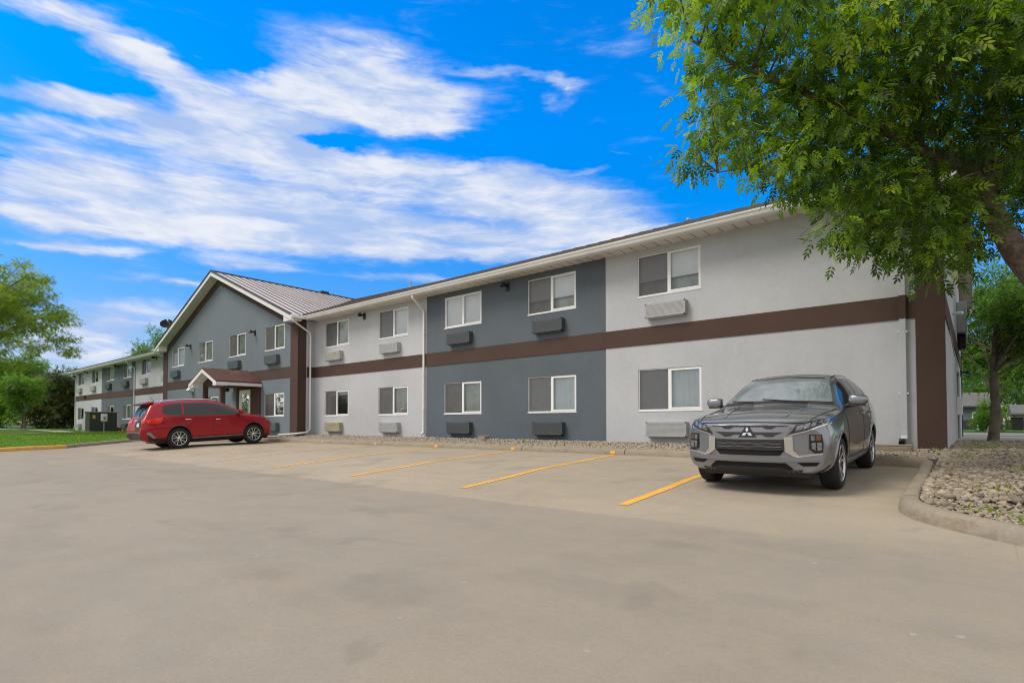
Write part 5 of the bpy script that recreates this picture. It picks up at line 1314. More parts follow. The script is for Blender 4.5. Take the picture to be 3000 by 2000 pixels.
    u = MB(); u.box(-1.9, 2.0, -.66, .66, .19, .30); u.build('underbody', M['plastic'], root, (0, 0, 0), bevel=.05)
    for f in (lambda p: p, mir): D(f([(.45, .86), (.78, .90), (.80, .98), (.50, .96)]), '-x', .01, 'tail_light', 'red_lens')
    D([(-.55, 1.12), (.55, 1.12), (.48, 1.36), (-.48, 1.36)], '-x', .004, 'rear_window', 'car_glass')
    for s in (-1, 1): rail(bvh, [.10, -.2, -.6, -1.0, -1.4, -1.7], s * .555, .004, .012, M['gloss_black'], root, 'roof_trim')

def build_red_car():
    build_red_car_body().scale = (.885, 1, 1)

def build_red_car_body():
    global WR
    WR = .375
    st = [
        (-2.60, .20, [(0, .40), (.70, .40), (.84, .46), (.88, .57), (.86, .66), (.80, .71), (.6, .73), (.35, .735)], .74),
        (-2.54, .18, [(0, .33), (.74, .33), (.90, .41), (.95, .60), (.945, .80), (.90, .97), (.78, 1.06), (.45, 1.09)], 1.10),
        (-2.46, .14, [(0, .30), (.76, .30), (.92, .38), (.965, .62), (.96, .86), (.92, 1.07), (.80, 1.22), (.5, 1.29)], 1.31),
        (-2.37, .11, [(0, .29), (.77, .29), (.93, .37), (.972, .62), (.968, .88), (.932, 1.11), (.82, 1.38), (.60, 1.56)], 1.59),
        (-2.22, .06, [(0, .28), (.77, .28), (.935, .36), (.98, .62), (.975, .90), (.94, 1.14), (.825, 1.43), (.65, 1.645)], 1.685),
        (-1.90, .0, [(0, .26), (.78, .26), (.94, .34), (.985, .62), (.98, .92), (.947, 1.17), (.82, 1.47), (.67, 1.685)], 1.735),
        (-1.45, .0, [(0, .25), (.78, .25), (.95, .33), (.99, .64), (.982, .93), (.95, 1.18), (.82, 1.49), (.68, 1.705)], 1.76),
        (-1.05, .0, [(0, .24), (.78, .24), (.94, .32), (.975, .60), (.978, .93), (.95, 1.175), (.82, 1.50), (.68, 1.715)], 1.77),
        (-.5, .0, [(0, .23), (.78, .23), (.94, .32), (.972, .58), (.977, .92), (.95, 1.165), (.82, 1.49), (.68, 1.715)], 1.77),
        (.0, .0, [(0, .23), (.78, .23), (.94, .32), (.972, .58), (.977, .92), (.95, 1.155), (.82, 1.48), (.675, 1.69)], 1.755),
        (.32, .03, [(0, .23), (.78, .23), (.94, .32), (.972, .58), (.977, .92), (.948, 1.15), (.825, 1.43), (.66, 1.60)], 1.69),
        (.72, .06, [(0, .24), (.78, .24), (.94, .33), (.972, .60), (.977, .92), (.945, 1.145), (.86, 1.32), (.68, 1.44)], 1.52),
        (1.15, .10, [(0, .24), (.78, .24), (.95, .33), (.98, .62), (.975, .92), (.935, 1.11), (.88, 1.175), (.70, 1.23)], 1.285),
        (1.28, .08, [(0, .24), (.78, .24), (.955, .34), (.985, .63), (.975, .92), (.93, 1.095), (.86, 1.145), (.64, 1.185)], 1.235),
        (1.50, .0, [(0, .25), (.77, .25), (.955, .34), (.99, .64), (.975, .91), (.925, 1.07), (.80, 1.12), (.5, 1.16)], 1.20),
        (1.90, .02, [(0, .26), (.75, .26), (.93, .34), (.97, .61), (.955, .86), (.90, 1.01), (.76, 1.065), (.48, 1.10)], 1.14),
        (2.20, .10, [(0, .27), (.72, .27), (.89, .34), (.93, .56), (.92, .80), (.86, .945), (.72, 1.0), (.45, 1.035)], 1.06),
        (2.38, .22, [(0, .28), (.68, .28), (.84, .35), (.88, .54), (.87, .73), (.80, .86), (.66, .92), (.42, .945)], .96),
        (2.46, .28, [(0, .33), (.60, .33), (.74, .40), (.79, .54), (.78, .68), (.72, .79), (.58, .84), (.36, .86)], .87),
    ]
    e = Vector((.055, .9985)); nrm = Vector((-e.y, e.x))     # heading and its left
    c = Vector(((-21.6 - 21.43) / 2, (7.45 + 10.0) / 2)) + nrm * .92
    root = tag(empty('parked_car', (c.x, c.y, .218), (0, R(-2.8), math.atan2(e.y, e.x))), 'dark red family crossover parked nose first by the entrance canopy', 'car', 'cars parked at the motel')
    body, bvh = loft_body('body', st, M['red_paint'], (-1.45, 1.45), .435, .64)
    body.parent = root
    D = lambda polys, ax, off, name, m, **k: decal(bvh, polys, ax, off, name, M[m], root, **k)
    D([(-.76, 1.27), (0, 1.31), (.76, 1.27), (.60, 1.59), (0, 1.66), (-.60, 1.59)], '+x', .004, 'windscreen', 'windscreen', thick=.008)
    for ax, s in (('+y', 1), ('-y', -1)):
        D([(-1.99, 1.41), (-1.97, 1.29), (-1.83, 1.205), (-1.60, 1.185), (-1.31, 1.178), (-1.28, 1.605), (-1.60, 1.595), (-1.84, 1.555), (-1.95, 1.49)], ax, .004, 'side_window', 'car_glass', thick=.008)
        D([(-1.25, 1.177), (-.24, 1.150), (-.36, 1.618), (-.75, 1.615), (-1.22, 1.60)], ax, .004, 'side_window', 'car_glass', thick=.008)
        D([(-.08, 1.148), (.97, 1.148), (.82, 1.26), (.55, 1.40), (.25, 1.52), (.0, 1.585), (-.20, 1.605)], ax, .004, 'side_window', 'car_glass', thick=.008)
        D([(-.225, 1.150), (-.095, 1.148), (-.215, 1.606), (-.345, 1.612)], ax, .005, 'door_pillar', 'gloss_black', thick=.009)
        D([strip([(1.0, 1.135), (0, 1.136), (-1.3, 1.165), (-1.8, 1.19)], .016)], ax, .007, 'window_trim', 'red_paint')
        D([strip([(-.18, 1.17), (-.16, .8), (-.20, .42)], .010), strip([(-1.32, 1.2), (-1.30, .98), (-1.12, .80), (-1.0, .60), (-.98, .42)], .010), strip([(1.03, 1.13), (1.05, .8), (1.0, .42)], .010), strip([(1.0, .415), (-.98, .405)], .008)], ax, .003, 'door_seam', 'void')
        D([(-.97, .345), (1.0, .355), (1.0, .395), (-.97, .385)], ax, .013, 'sill_trim', 'satin')
        D([(-1.0, .24), (1.02, .24), (1.02, .34), (-1.0, .33)], ax, .008, 'sill_cladding', 'plastic')
        D([(-2.56, 1.045), (-2.40, 1.085), (-2.2, 1.115), (-1.99, 1.13), (-2.04, .99), (-2.12, .925), (-2.30, .915), (-2.52, .93)], ax, .014, 'tail_light', 'red_lens')
        D([(-2.56, .64), (-2.44, .62), (-2.30, .48), (-2.24, .43), (-2.34, .42), (-2.50, .55), (-2.57, .575)], ax, .012, 'bumper_trim', 'satin')
        D([(-2.54, .54), (-2.36, .42), (-1.92, .40), (-1.92, .30), (-2.50, .34)], ax, .010, 'bumper_cladding', 'plastic')
        D([(1.98, .975), (2.12, .955), (2.30, .90), (2.33, .82), (2.16, .83), (2.02, .90)], ax, .010, 'headlight', 'lens')
        for hx, hz in ((-1.10, 1.03), (.02, .995)): handle(bvh, hx, hz, s, M['chrome'], root)
        mirror_cap(root, .88, s * 1.06, 1.25, M['red_paint'], s, (.10, .14, .09))
        for axx in (-1.45, 1.45): arch_lip(bvh, axx, .442, s, .016, M['plastic'], root)
        for axx, yy in ((1.45, .845), (-1.45, .845)): make_wheel(root, axx, s * yy, WR, .24, .245, 'split', s).scale = (1 / .885, 1, 1)
    D([(-.66, 1.20), (.66, 1.20), (.58, 1.55), (-.58, 1.55)], '-x', .005, 'rear_window', 'car_glass')
    sp = MB()
    sp.prism([(-2.20, 1.70), (-2.36, 1.675), (-2.60, 1.625), (-2.60, 1.595), (-2.36, 1.60), (-2.20, 1.63)], lambda u, v, t: (u, t, v), -.62, .62)
    so = sp.build('spoiler', M['red_paint'], root, (0, 0, 0), bevel=.012)
    sp = MB(); sp.box(-2.57, -2.36, -.58, .58, 1.57, 1.592); sp.build('spoiler_underside', M['plastic'], so, (0, 0, 0))
    for f in (lambda p: p, mir): D(f([(.60, .975), (.80, .945), (.935, .94), (.935, 1.06), (.80, 1.07), (.60, 1.045)]), '-x', .014, 'tail_light', 'red_lens')
    D([(-.36, .79), (.36, .79), (.31, 1.01), (-.31, 1.01)], '-x', .006, 'plate_recess', 'plastic')
    D([(-.40, 1.02), (.40, 1.02), (.40, 1.06), (-.40, 1.06)], '-x', .020, 'tailgate_trim', 'chrome')
    p = D([(-.155, .82), (.155, .82), (.155, .97), (-.155, .97)], '-x', .016, 'number_plate', 'plate_white')
    D([(-.15, .935), (.15, .935), (.15, .965), (-.15, .965)], '-x', .019, 'plate_strip', 'plate_blue').parent = p
    D([(-.82, .36), (.82, .36), (.86, .50), (.72, .575), (-.72, .575), (-.86, .50)], '-x', .012, 'bumper_cladding', 'plastic')
    D([(-.90, .60), (-.72, .645), (.72, .645), (.90, .60), (.88, .55), (.70, .60), (-.70, .60), (-.88, .55)], '-x', .020, 'bumper_trim', 'satin')
    for s in (-1, 1): rail(bvh, [-2.0, -1.9, -1.4, -.9, -.4, .02, .16], s * .62, .055, .02, M['rim_silver'], root, 'roof_rail')
    a = MB(); a.tube([(-2.02, 0, 1.72), (-2.05, 0, 1.76), (-2.22, 0, 1.95)], [.018, .008, .004], 8); a.build('antenna', M['black'], root, (0, 0, 0))
    u = MB(); u.box(-2.2, 2.2, -.70, .70, .20, .34); u.build('underbody', M['plastic'], root, (0, 0, 0), bevel=.06)
    u = MB(); u.tube([(-2.1, -.55, .30), (-2.45, -.55, .30)], .035, 10); u.build('exhaust', M['grey_metal'], root, (0, 0, 0))
    D([(-.5, .62), (.5, .62), (.62, .84), (-.62, .84)], '+x', .01, 'grille', 'gloss_black')
    return root
# ---------------------------------------------------------------- trees
def leaf_template_ash():
    """pinnate leaf of seven folded leaflets along +x, length about 1"""
    V = []; F = []
    def leaflet(ox, ang, ln, w):
        k = len(V); ca, sa = math.cos(ang), math.sin(ang)
        for a, b, z in ((0, 0, 0), (.33, w, .035), (.70, w * .72, .02), (1, 0, -.05), (.70, -w * .72, .02), (.33, -w, .035)):
            x, y = a * ln, b * ln
            V.append((ox + x * ca - y * sa, x * sa + y * ca, z * ln - .10 * (ox + x * ca) ** 2))
        F.append((k, k + 1, k + 2, k + 3)); F.append((k, k + 3, k + 4, k + 5))
    leaflet(.98, 0, .50, .20)
    for ox, ln in ((.34, .40), (.62, .46), (.88, .45)):
        leaflet(ox, .85, ln, .19); leaflet(ox, -.85, ln, .19)
    return np.array(V), np.array(F)

def leaf_template_simple():
    V = np.array([(0, 0, 0), (.45, .30, .06), (1, 0, -.08), (.45, -.30, .06)]); return V, np.array([(0, 1, 2, 3)])

def leaf_template_spray():
    V = []; F = []
    for ox, an, ln, w in ((0, .0, .55, .16), (.1, .9, .42, .15), (.15, -.8, .42, .15), (.5, .5, .5, .15), (.5, -.6, .48, .15)):
        k = len(V); ca, sa = math.cos(an), math.sin(an)
        for a, b, z in ((0, 0, 0), (.45, w, .05), (1, 0, -.08), (.45, -w, .05)):
            x, y = a * ln, b * ln; V.append((ox + x * ca - y * sa, x * sa + y * ca, z))
        F.append((k, k + 1, k + 2, k + 3))
    return np.array(V), np.array(F)

def leaf_cloud(name, P, A, S, T, tmpl, m, parent, loc):
    """P positions, A leaf axes, S sizes, T tints -> one crown mesh"""
    V0, F0 = tmpl; n = len(P); nv = len(V0)
    A = A / np.linalg.norm(A, axis=1, keepdims=True)
    up = NP.normal(0, .45, (n, 3)) + np.array([0, 0, 1.])
    B = np.cross(up, A); B /= np.linalg.norm(B, axis=1, keepdims=True) + 1e-9
    C = np.cross(A, B)
    W = (V0[None, :, 0:1] * A[:, None] + V0[None, :, 1:2] * B[:, None] + V0[None, :, 2:3] * C[:, None]) * S[:, None, None] + P[:, None]
    W = W - np.array(loc)
    F = (F0[None] + (np.arange(n) * nv)[:, None, None]).reshape(-1, 4)
    return np_mesh(name, W.reshape(-1, 3), F, m, parent=parent, attr=np.repeat(np.clip(T, 0, 1), nv))

def clump_leaves(C, r, per, size, droop=.35, base_t=None, tv=.18, flat=.8):
    """leaves scattered through clumps C (n,3) of radius r"""
    n = len(C); k = np.repeat(np.arange(n), per)
    r = np.broadcast_to(r, (n,))
    g = NP.normal(0, .55, (n * per, 3)); ln = np.linalg.norm(g, axis=1, keepdims=True); g = g / np.maximum(1, ln / 1.15)
    P = C[k] + g * r[k][:, None] * np.array([1, 1, flat])
    A = g * .9 + NP.normal(0, .5, (n * per, 3)) + np.array([0, 0, -droop])
    S = size * NP.uniform(.7, 1.25, n * per)
    bt = NP.uniform(.25, .7, n) if base_t is None else base_t
    T = bt[k] + NP.normal(0, tv, n * per)
    return P, A, S, T

def limb(mb, pts, r0, r1, n=8):
    pts = [Vector(p) for p in pts]
    q = [pts[0]]
    for i in range(len(pts) - 1):      # catmull-rom
        p0 = pts[max(i - 1, 0)]; p1 = pts[i]; p2 = pts[i + 1]; p3 = pts[min(i + 2, len(pts) - 1)]
        for k in range(1, 5):
            t = k / 4
            q.append(.5 * ((2 * p1) + (p2 - p0) * t + (2 * p0 - 5 * p1 + 4 * p2 - p3) * t * t + (3 * p1 - p0 - 3 * p2 + p3) * t ** 3))
    m = len(q); rr = [(r0 + (r1 - r0) * (i / (m - 1)) ** .8) * (1 + .05 * math.sin(i * 2.1)) for i in range(m)]
    mb.tube(q, rr, n); return q

def build_near_tree():
    base = Vector((1.66, 9.9, .50))
    root = tag(empty('ash_tree', base), 'big leafy ash tree leaning from the stone island over the roof corner', 'tree')
    mb = MB(off=base); skel = []
    t = [(1.66, 9.9, .35), (1.6, 9.88, .7), (1.3, 9.8, 1.5), (.87, 9.66, 2.4), (.42, 9.5, 3.25), (.12, 9.42, 4.02), (-.05, 9.3, 4.42)]
    q = [Vector(p) for p in t]
    skel += limb(mb, t, .215, .105, 14)
    limbs = [([(-.05, 9.3, 4.42), (-.5, 9.0, 4.66), (-1.0, 8.6, 5.02), (-1.7, 8.0, 5.45), (-2.4, 7.6, 5.9), (-2.9, 7.3, 6.3)], .085, .018),
             ([(.15, 9.4, 4.1), (.22, 9.3, 5.2), (.05, 9.0, 6.5), (-.3, 8.6, 7.8), (-.6, 8.3, 9.0)], .085, .02),
             ([(.95, 9.66, 2.4), (1.5, 9.5, 3.5), (2.2, 9.5, 4.9), (2.8, 9.7, 6.4), (3.1, 9.8, 8.2)], .12, .025),
             ([(2.0, 9.5, 4.5), (2.9, 8.8, 5.1), (3.9, 8.2, 5.6), (5.0, 7.9, 6.0)], .06, .015),
             ([(2.0, 9.5, 4.5), (2.5, 10.8, 5.4), (3.0, 12.2, 6.2)], .06, .015),
             ([(-.3, 9.15, 4.54), (-.7, 9.2, 4.35), (-1.05, 9.15, 3.95), (-1.3, 9.1, 3.6)], .035, .008),
             ([(.5, 9.5, 3.3), (.15, 9.5, 3.45), (-.2, 9.5, 3.3), (-.45, 9.5, 2.95)], .025, .007),
             ([(-1.0, 8.6, 5.02), (-1.5, 8.5, 4.9), (-2.0, 8.2, 4.7), (-2.7, 7.7, 4.55)], .035, .008),
             ([(-.5, 9.0, 4.66), (-.6, 8.6, 5.5), (-1.0, 8.0, 6.5), (-1.7, 7.4, 7.3)], .05, .012),
             ([(.1, 9.1, 5.9), (.6, 8.4, 6.6), (1.0, 7.7, 7.2)], .045, .012),
             ([(.21, 9.4, 4.05), (.0, 10.2, 4.8), (-.3, 11.0, 5.6), (-.6, 11.6, 6.3)], .055, .012)]
    for pts, a, b in limbs: skel += limb(mb, pts, a, b, 8)
    trunk = mb.build('trunk', M['bark'], root, (0, 0, 0), smooth=True, fix=False)
    s = MB(off=base); a = Vector((.28, 9.42, 3.60)); d = Vector((-.55, -.80, .22)).normalized()
    s.tube([a, a + d * .20], .058, 12); s.build('pruned_stub', M['bark'], trunk, (0, 0, 0))
    s = MB(off=base); s.tube([a + d * .201, a + d * .206], .050, 14); s.build('cut_face', M['cut_wood'], trunk, (0, 0, 0))
    C1 = np.array(CLUMPS); C2 = np.array(CLUMPS2)
    # finer branchlets out to every clump
    tw = MB(off=base); SK = np.array([p[:] for p in skel])
    for c in list(C1) + list(C2):
        i = ((SK - c) ** 2).sum(1) + 2.0 * np.maximum(0, SK[:, 2] - c[2]) ; p = SK[i.argmin()]
        mid = p * .45 + c * .55 + np.array([0, 0, .12 * np.linalg.norm(c - p)])
        tw.tube([Vector(p), Vector(mid), Vector(c)], [.016, .010, .004], 5, caps=False)
        for _ in range(3):
            e = c + NP.normal(0, .22, 3) + np.array([0, 0, -.06]); tw.tube([Vector(mid * .3 + c * .7), Vector(e)], [.005, .002], 3, caps=False)
    tw.build('branchlets', M['bark'], root, (0, 0, 0), fix=False)
    # sunlit left and upper crown put into the leaf colour as yellower tints
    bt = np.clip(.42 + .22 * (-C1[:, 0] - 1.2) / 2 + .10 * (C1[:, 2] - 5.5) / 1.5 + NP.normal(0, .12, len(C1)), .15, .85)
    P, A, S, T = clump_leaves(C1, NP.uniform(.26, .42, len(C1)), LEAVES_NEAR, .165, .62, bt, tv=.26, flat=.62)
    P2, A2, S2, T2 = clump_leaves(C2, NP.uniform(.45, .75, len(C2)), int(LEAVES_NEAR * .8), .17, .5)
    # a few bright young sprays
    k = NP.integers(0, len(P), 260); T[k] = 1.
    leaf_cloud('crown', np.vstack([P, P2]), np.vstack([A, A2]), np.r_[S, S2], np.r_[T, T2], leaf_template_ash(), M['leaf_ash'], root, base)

def make_tree(name, label, base, cc, cr, nclump, per, lsize, m, tr, clump_r=.8, seed=0, group=None, droop=.3, shell=.45, tmpl='spray', nl=7, fork=.35, bark='bark_far', gap=0., flat=.75, straight=0.):
    rng = np.random.default_rng(seed + 100); base = Vector(base); cc = np.array(cc); cr = np.array(cr)
    root = tag(empty(name, base), label, 'tree', group)
    C = []
    dirs = rng.normal(size=(6, 3)); dirs /= np.linalg.norm(dirs, axis=1, keepdims=True)
    while len(C) < nclump:
        u = rng.normal(size=3); u /= np.linalg.norm(u); r = rng.uniform(shell, 1.) ** .6
        lump = 1 + .16 * math.sin(3.1 * u[0] + seed) * math.sin(2.7 * u[1] + 2 * seed) + .12 * math.sin(5 * u[2] + seed)
        if gap and max(0, (dirs @ u).max()) > 1 - gap * .5 and r > .6: continue
        if u[2] < -.55 and rng.random() < .5: continue
        C.append(cc + u * cr * r * lump)
    C = np.array(C)
    mb = MB(off=base); top = Vector(cc); top.z = cc[2] - cr[2] * .1
    f = base.lerp(top, fork)
    if straight: top.x = base.x + .15; top.y = base.y + .1
    if straight: f = Vector((base.x + .05, base.y, base.z + straight))
    trunk = [base + Vector((0, 0, -.15)), base.lerp(f, .5) + Vector((tr * .4, tr * .3, 0)), f, f.lerp(top, .5), top]
    limb(mb, trunk, tr, tr * .35, 10)
    fl = MB(off=base)
    ends = C[rng.choice(len(C), min(nl * 5, len(C)), replace=False)]
    for i, e in enumerate(ends):
        a = f.lerp(top, rng.uniform(0, .9)); e = Vector(e); mid = a.lerp(e, .5) + Vector((0, 0, (e - a).length * .12))
        limb(mb, [a, mid, e], tr * (.42 if i < nl else .16), tr * .06, 6)
    mb.build('trunk', M[bark], root, (0, 0, 0), smooth=True, fix=False)
    P, A, S, T = clump_leaves(C, rng.uniform(.7, 1.25, len(C)) * clump_r, per, lsize, droop, flat=flat)
    leaf_cloud('crown', P, A, S, T, leaf_template_spray() if tmpl == 'spray' else leaf_template_simple(), M[m], root, base)
    return root

def build_trees():
    build_near_tree()
    make_tree('honey_locust', 'airy yellow green tree spreading across the lawn at the picture edge', (-43.6, 2.4, .4), (-43.8, 4.0, 7.1), (5.6, 5.3, 3.9), 210, 95, .27, 'leaf_gold', .22, .55, 3, gap=.2, shell=.2, nl=12, fork=.2, droop=.35, flat=.42)
    g = 'trees beyond the lawn'
    for nm, lb, b, cc, cr, n, m, sd in (
        ('leafy_tree', 'mid green round tree beyond the lawn, left of the tall bright one', (-84, 10.0, .5), (-84, 10.2, 4.0), (4, 3.0, 3.7), 110, 'leaf_green', 21),
        ('leafy_tree', 'tall bright green tree beyond the lawn behind the young staked tree', (-88, 13.2, .5), (-88, 13.2, 5.3), (4, 2.9, 3.9), 110, 'leaf_green', 22),
        ('leafy_tree', 'dark brownish green tree between the bright tree and the motel corner', (-79, 14.6, .5), (-79, 14.6, 3.6), (3.2, 2.1, 3.4), 110, 'leaf_dark', 23),
        ('leafy_tree', 'dark dense tree touching the far corner of the motel', (-78, 17.2, .5), (-78, 17.2, 3.5), (3.2, 2.0, 3.3), 90, 'leaf_dark', 24),
        ('leafy_tree', 'deep green tree beyond the lawn cut by the picture edge', (-86, 5.0, .5), (-86, 5.0, 4.4), (4, 3.6, 4.0), 110, 'leaf_green', 25),
        ('leafy_tree', 'pale green tree standing outside the lawn view', (-80, -3.0, .5), (-80, -3.0, 4.4), (4, 4, 4.0), 70, 'leaf_blue', 26)):
        make_tree(nm, lb, b, cc, cr, n, 85, .48, m, .28, .85, sd, g, droop=.25, shell=.3, nl=5)
    make_tree('young_tree', 'slim young staked tree with a mulch ring on the lawn', (-62, 9.35, .5), (-62, 9.3, 3.7), (1.9, 1.6, 1.9), 46, 70, .34, 'leaf_green', .12, .55, 31, fork=.5, shell=.2)
    mr = MB(); mr.lathe([(0, .06), (.4, .05), (.62, 0), (.62, -.1)], lambda a, b, t: (-62 + a, 9.35 + b, .53 + t), 16); tag(mr.build('mulch_ring', M['yellow_pot']), 'pale mulch ring round the slim young tree', 'mulch')
    make_tree('leafy_tree', 'tree top showing above the motel roof beside the satellite dish', (-74.5, 23.2, .5), (-74.5, 23.2, 8.8), (2.6, 2.6, 3.0), 60, 90, .36, 'leaf_green', .25, .7, 41, shell=.4)
    g = 'street trees behind the motel end'
    make_tree('street_tree', 'bushy green tree with a thick straight trunk at the edge of the stones', (.36, 21.6, .50), (2.5, 21.9, 4.3), (2.2, 2.3, 2.0), 120, 130, .24, 'leaf_green', .15, .55, 51, g, fork=.42, shell=.35, straight=1.9)
    make_tree('street_tree', 'green tree with a leaning forked trunk across the street', (.70, 42.6, .52), (1.3, 43, 6.4), (4.2, 3.2, 3.4), 130, 110, .36, 'leaf_green', .33, .9, 52, g, fork=.28, shell=.35)
    make_tree('street_tree', 'bright green tree beyond the street at the picture edge', (7.0, 44.0, .52), (7.2, 44, 6.2), (4.0, 3.2, 3.8), 110, 100, .40, 'leaf_green', .28, .9, 53, g, shell=.35)
    make_tree('street_tree', 'tall tree beyond the fence behind the tan house', (4.0, 88, .52), (4.0, 88, 7.0), (6, 4, 5.0), 100, 100, .55, 'leaf_blue', .3, 1.2, 54, g, shell=.4)
    make_tree('shrub', 'dark green shrub beside the leaning trunk across the street', (.75, 50.0, .52), (.75, 50.0, 1.5), (.75, .9, 1.15), 30, 110, .22, 'leaf_green', .06, .4, 55, shell=.3, fork=.2)
    # woods far off, one mass
    n = 210; rng = np.random.default_rng(5)
    C = np.stack([rng.uniform(-190, -130, n), rng.uniform(-110, 75, n), np.abs(rng.normal(3.6, 2.2, n)) + .6], -1)
    P, A, S, T = clump_leaves(C, rng.uniform(2.0, 3.6, n), 100, 1.3, .2)
    o = leaf_cloud('woods', P, A, S, T, leaf_template_spray(), M['leaf_dark'], None, (0, 0, 0)); tag(o, 'dark line of woods far beyond the lawn', None, None, 'stuff')
    n = 130
    C = np.stack([rng.uniform(-8, 110, n), rng.uniform(112, 135, n), np.abs(rng.normal(4.0, 2.4, n)) + .6], -1)
    P, A, S, T = clump_leaves(C, rng.uniform(2.0, 3.4, n), 100, 1.1, .2)
    o = leaf_cloud('woods', P, A, S, T, leaf_template_spray(), M['leaf_green'], None, (0, 0, 0)); tag(o, 'green belt of trees behind the houses', None, None, 'stuff')

# ---------------------------------------------------------------- small things
def build_misc():
    # transformer cabinet on the lawn
    c = Vector((-46.4, 11.05, .46)); root = tag(empty('transformer_cabinet', c), 'dark olive electrical transformer cabinet standing on the lawn before the far wing', 'cabinet')
    b = MB(); b.box(-.55, .55, -.78, .78, .06, 1.30); b.build('cabinet_body', M['green_box'], root, (0, 0, 0), bevel=.02)
    b = MB(); b.prism([(-.58, 1.30), (.58, 1.30), (.58, 1.34), (-.3, 1.42), (-.58, 1.42)], lambda u, v, t: (u, t, v), -.81, .81); b.build('lid', M['green_box'], root, (0, 0, 0), bevel=.01)
    b = MB(); b.box(-.7, .7, -.95, .95, -.10, .058); b.build('concrete_pad', M['sidewalk'], root, (0, 0, 0), bevel=.01)
    b = MB(); b.box(.551, .565, -.70, -.02, .14, 1.24); b.box(.551, .565, .02, .70, .14, 1.24); d = b.build('door', M['green_box'], root, (0, 0, 0), bevel=.005)
    b = MB(); b.box(.566, .59, -.03, .03, .62, .78); b.build('handle', M['black'], d, (0, 0, 0))
    b = MB(); b.box(.566, .572, -.62, -.46, .92, 1.16); b.build('warning_sticker', M['yellow_curb'], d, (0, 0, 0))
    p = Vector((-44.9, 10.85, .45)); root = tag(empty('utility_pedestal', p), 'white meter panel on a thin post in front of the olive cabinet', 'meter post')
    b = MB(); b.box(-.025, .025, -.025, .025, -.1, .80); b.build('post', M['grey_metal'], root, (0, 0, 0))
    b = MB(); b.box(-.06, .06, -.17, .17, .76, 1.26); pb = b.build('panel', M['white_paint'], root, (0, 0, 0), bevel=.01)
    b = MB(); b.tube([(.06, .02, 1.0), (.12, .02, 1.0)], .07, 14); b.build('meter_dial', M['grey_metal'], pb, (0, 0, 0)); b = MB(); b.box(.061, .075, -.02, .12, .86, .90); b.build('latch', M['black'], pb, (0, 0, 0))
    for x, y, r, h, m, lb in ((-46.2, 12.05, .17, .32, 'red_clay', 'small terracotta pot beside the olive cabinet'), (-46.3, 12.55, .20, .28, 'yellow_pot', 'squat olive yellow pot beside the terracotta pot')):
        z = .46; b = MB(); b.lathe([(.0, .0), (r * .7, .0), (r, h * .85), (r * 1.08, h * .86), (r * 1.08, h), (r * .92, h), (r * .88, h * .8), (.0, h * .8)], lambda a, c_, t: (a, c_, t), 18)
        tag(b.build('flower_pot', M[m], None, (x, y, z), smooth=False), lb, 'pot', 'pots by the far wing')
    # dish on the roof
    base = Vector((-38.2, 12.35, 6.02)); root = tag(empty('satellite_dish', base), 'black satellite dish on a short mast above the gable rake', 'satellite dish')
    b = MB(); b.tube([(0, 0, -.05), (0, 0, .72), (.06, .03, .95)], .03, 10); b.tube([(0, 0, .3), (.5, .2, -.15)], .015, 6); b.build('mast', M['grey_metal'], root, (0, 0, 0))
    b = MB(); ax = Vector((.50, -.30, .42)).normalized(); cx = ax.orthogonal().normalized(); cy = ax.cross(cx); o = Vector((.02, 0, 1.12))
    prof = [(0, 0), (.12, .012), (.25, .05), (.36, .11), (.37, .105), (.25, .04), (.12, .0), (0, -.012)]
    b.lathe(prof, lambda u, v, t: o + cx * u + cy * v * 1.0 + ax * t, 28); b.build('dish', M['matt_black'], root, (0, 0, 0), smooth=True)
    b = MB(); b.tube([o - cy * .3 + ax * .05, o - cy * .15 + ax * .42], .012, 6); b.tube([o - cy * .15 + ax * .36, o - cy * .13 + ax * .46], .04, 10); b.build('feed_arm', M['grey_metal'], root, (0, 0, 0))
    # splash blocks under the pipes
    for x, y, sx, sy, lb in ((-1.22, 12.72, .30, .14, 'weathered concrete splash block under the pipe near the brown corner'), (-12.05, 12.95, .15, .11, 'rough concrete block below the dark wall air conditioner'), ):
        z = float(zland(np.array([x]), np.array([y]))[0]); b = MB()
        b.box(-sx, sx, -sy, sy, -.05, .10); b.box(-sx, sx, -sy, -sy + .04, .101, .13); b.box(-sx, sx, sy - .04, sy, .101, .13)
        tag(b.build('splash_block', M['kerb'], None, (x, y, z), bevel=.015), lb, 'concrete block', 'loose blocks at the wall foot')
    # far truck by the woods
    p = Vector((-113, 20.2, .66)); root = tag(empty('parked_truck', p, (0, 0, R(75))), 'small white box truck parked far off under the dark trees', 'truck')
    b = MB(); b.box(-2.2, .6, -.95, .95, .55, 1.95); b.build('cargo_box', M['white_paint'], root, (0, 0, 0), bevel=.05)
    b = MB(); b.prism([(.65, .45), (2.3, .45), (2.35, 1.0), (1.7, 1.1), (1.3, 1.7), (.65, 1.75)], lambda u, v, t: (u, t, v), -.9, .9); b.build('cab', M['white_paint'], root, (0, 0, 0), bevel=.06)
    for x in (-1.5, 1.5):
        for s in (-.92, .92):
            b = MB(); b.tube([(x, s - .1, .36), (x, s + .1, .36)], .36, 16); b.build('wheel', M['tyre'], root, (0, 0, 0))
    b = MB(); b.prism([(1.28, 1.12), (1.62, 1.12), (1.34, 1.60), (1.0, 1.62), (1.0, 1.12)], lambda u, v, t: (u, t, v), -.91, .91); b.build('cab_window', M['car_glass'], root, (0, 0, 0))
    b = MB(); b.face([(-118, 14, .60), (-108, 14, .60), (-108, 24, .60), (-118, 24, .60)]); b.build('far_driveway', M['sidewalk'])['kind'] = 'structure'
    # beyond the street
    b = MB(); x = -6.
    root = tag(empty('board_fence', (-6, 61, .5)), 'low dark board fence with white posts across the street', 'fence')
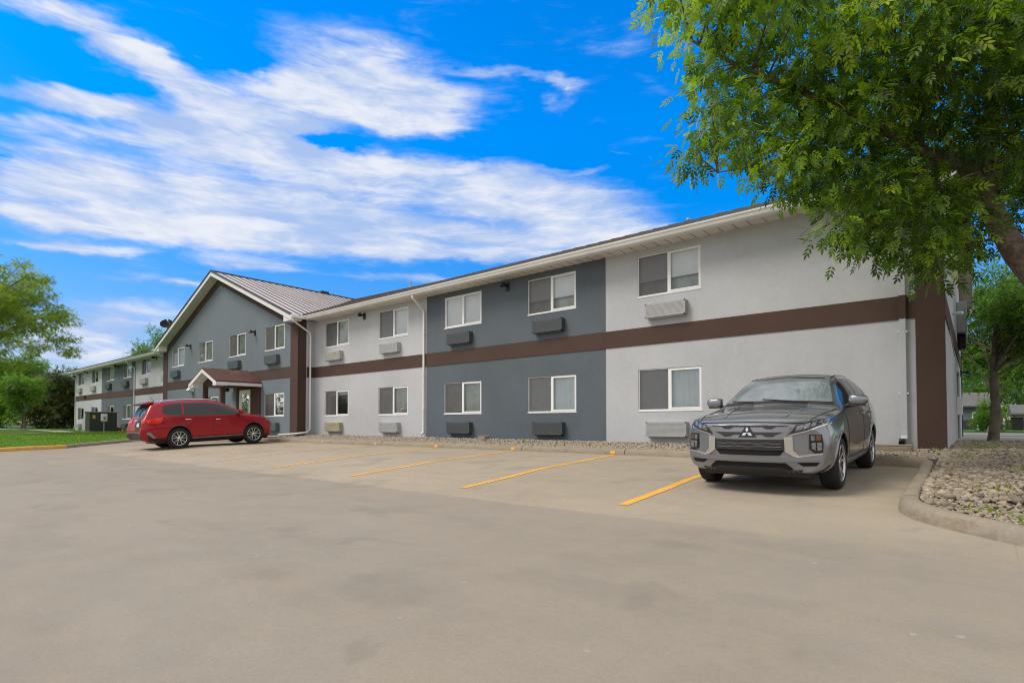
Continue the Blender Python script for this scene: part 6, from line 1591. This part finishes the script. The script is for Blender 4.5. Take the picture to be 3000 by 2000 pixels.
    while x < 16: b.box(x + 6, x + 6.17, 0, .025, .03, .86 + .02 * math.sin(x * 9)); x += .18
    b.build('board_panel', M['fence'], root, (0, 0, 0))
    for x in (.1, 1.75, 4.5, 8, 12):
        b = MB(); b.box(x + 6 - .08, x + 6 + .08, -.12, -.002, 0, .95); b.build('post', M['white_paint'], root, (0, 0, 0))
    def house(name, label, x0, x1, y0, y1, z1, zr, m, wins):
        root = tag(empty(name, ((x0 + x1) / 2, y0, .52)), label, 'house', 'houses across the street'); o = Vector(((x0 + x1) / 2, y0, .52))
        b = MB(off=o); b.box(x0, x1, y0, y1, .45, z1); b.build('wall', M[m], root, (0, 0, 0))
        b = MB(off=o); ym = (y0 + y1) / 2; b.prism([(y0 - .5, z1), (ym, zr), (y1 + .5, z1), (y1 + .5, z1 - .15), (y0 - .5, z1 - .15)], lambda u, v, t: (t, u, v), x0 - .4, x1 + .4); b.build('roof', M['shingle'], root, (0, 0, 0))
        for a, c in wins:
            b = MB(off=o); b.box(a, c, y0 - .05, y0 - .01, 1.3, 2.2); w = b.build('window', M['frame'], root, (0, 0, 0))
            b = MB(off=o); b.box(a + .08, c - .08, y0 - .06, y0 - .051, 1.38, 2.12); b.build('pane', M['car_glass'], w, (0, 0, 0))
    house('house', 'blue grey house with white trim behind the dark fence', -9, .9, 74, 82, 2.9, 4.4, 'grey_siding', [(-2., -1.2), (-.3, .4)])
    house('house', 'tan house with a low grey roof behind the dark fence', 2.9, 15, 69, 77, 2.0, 2.9, 'tan_siding', [(5, 6), (9, 10)])
    root = tag(empty('rubbish_bin', (2.5, 59.6, .52)), 'black wheeled rubbish bin by the fence across the street', 'bin')
    b = MB(); b.prism([(-.30, 0), (.30, 0), (.36, .95), (-.36, .95)], lambda u, v, t: (u, t, v), -.3, .3); b.build('bin_body', M['black'], root, (0, 0, 0), bevel=.03)
    b = MB(); b.box(-.38, .38, -.36, .34, .955, 1.03); b.build('lid', M['black'], root, (0, 0, 0), bevel=.02)

# ---------------------------------------------------------------- go
SKY_SAT, SKY_VAL, EXPOSURE = 1.55, 2.65, .85
LEAVES_NEAR = 58
build_materials()
build_camera()
build_light()
build_ground()
build_stones()
build_grass()
build_building()
build_grey_car()
build_red_car()
build_trees()
build_misc()
for m in bpy.data.meshes:
    if m.users == 0: bpy.data.meshes.remove(m)
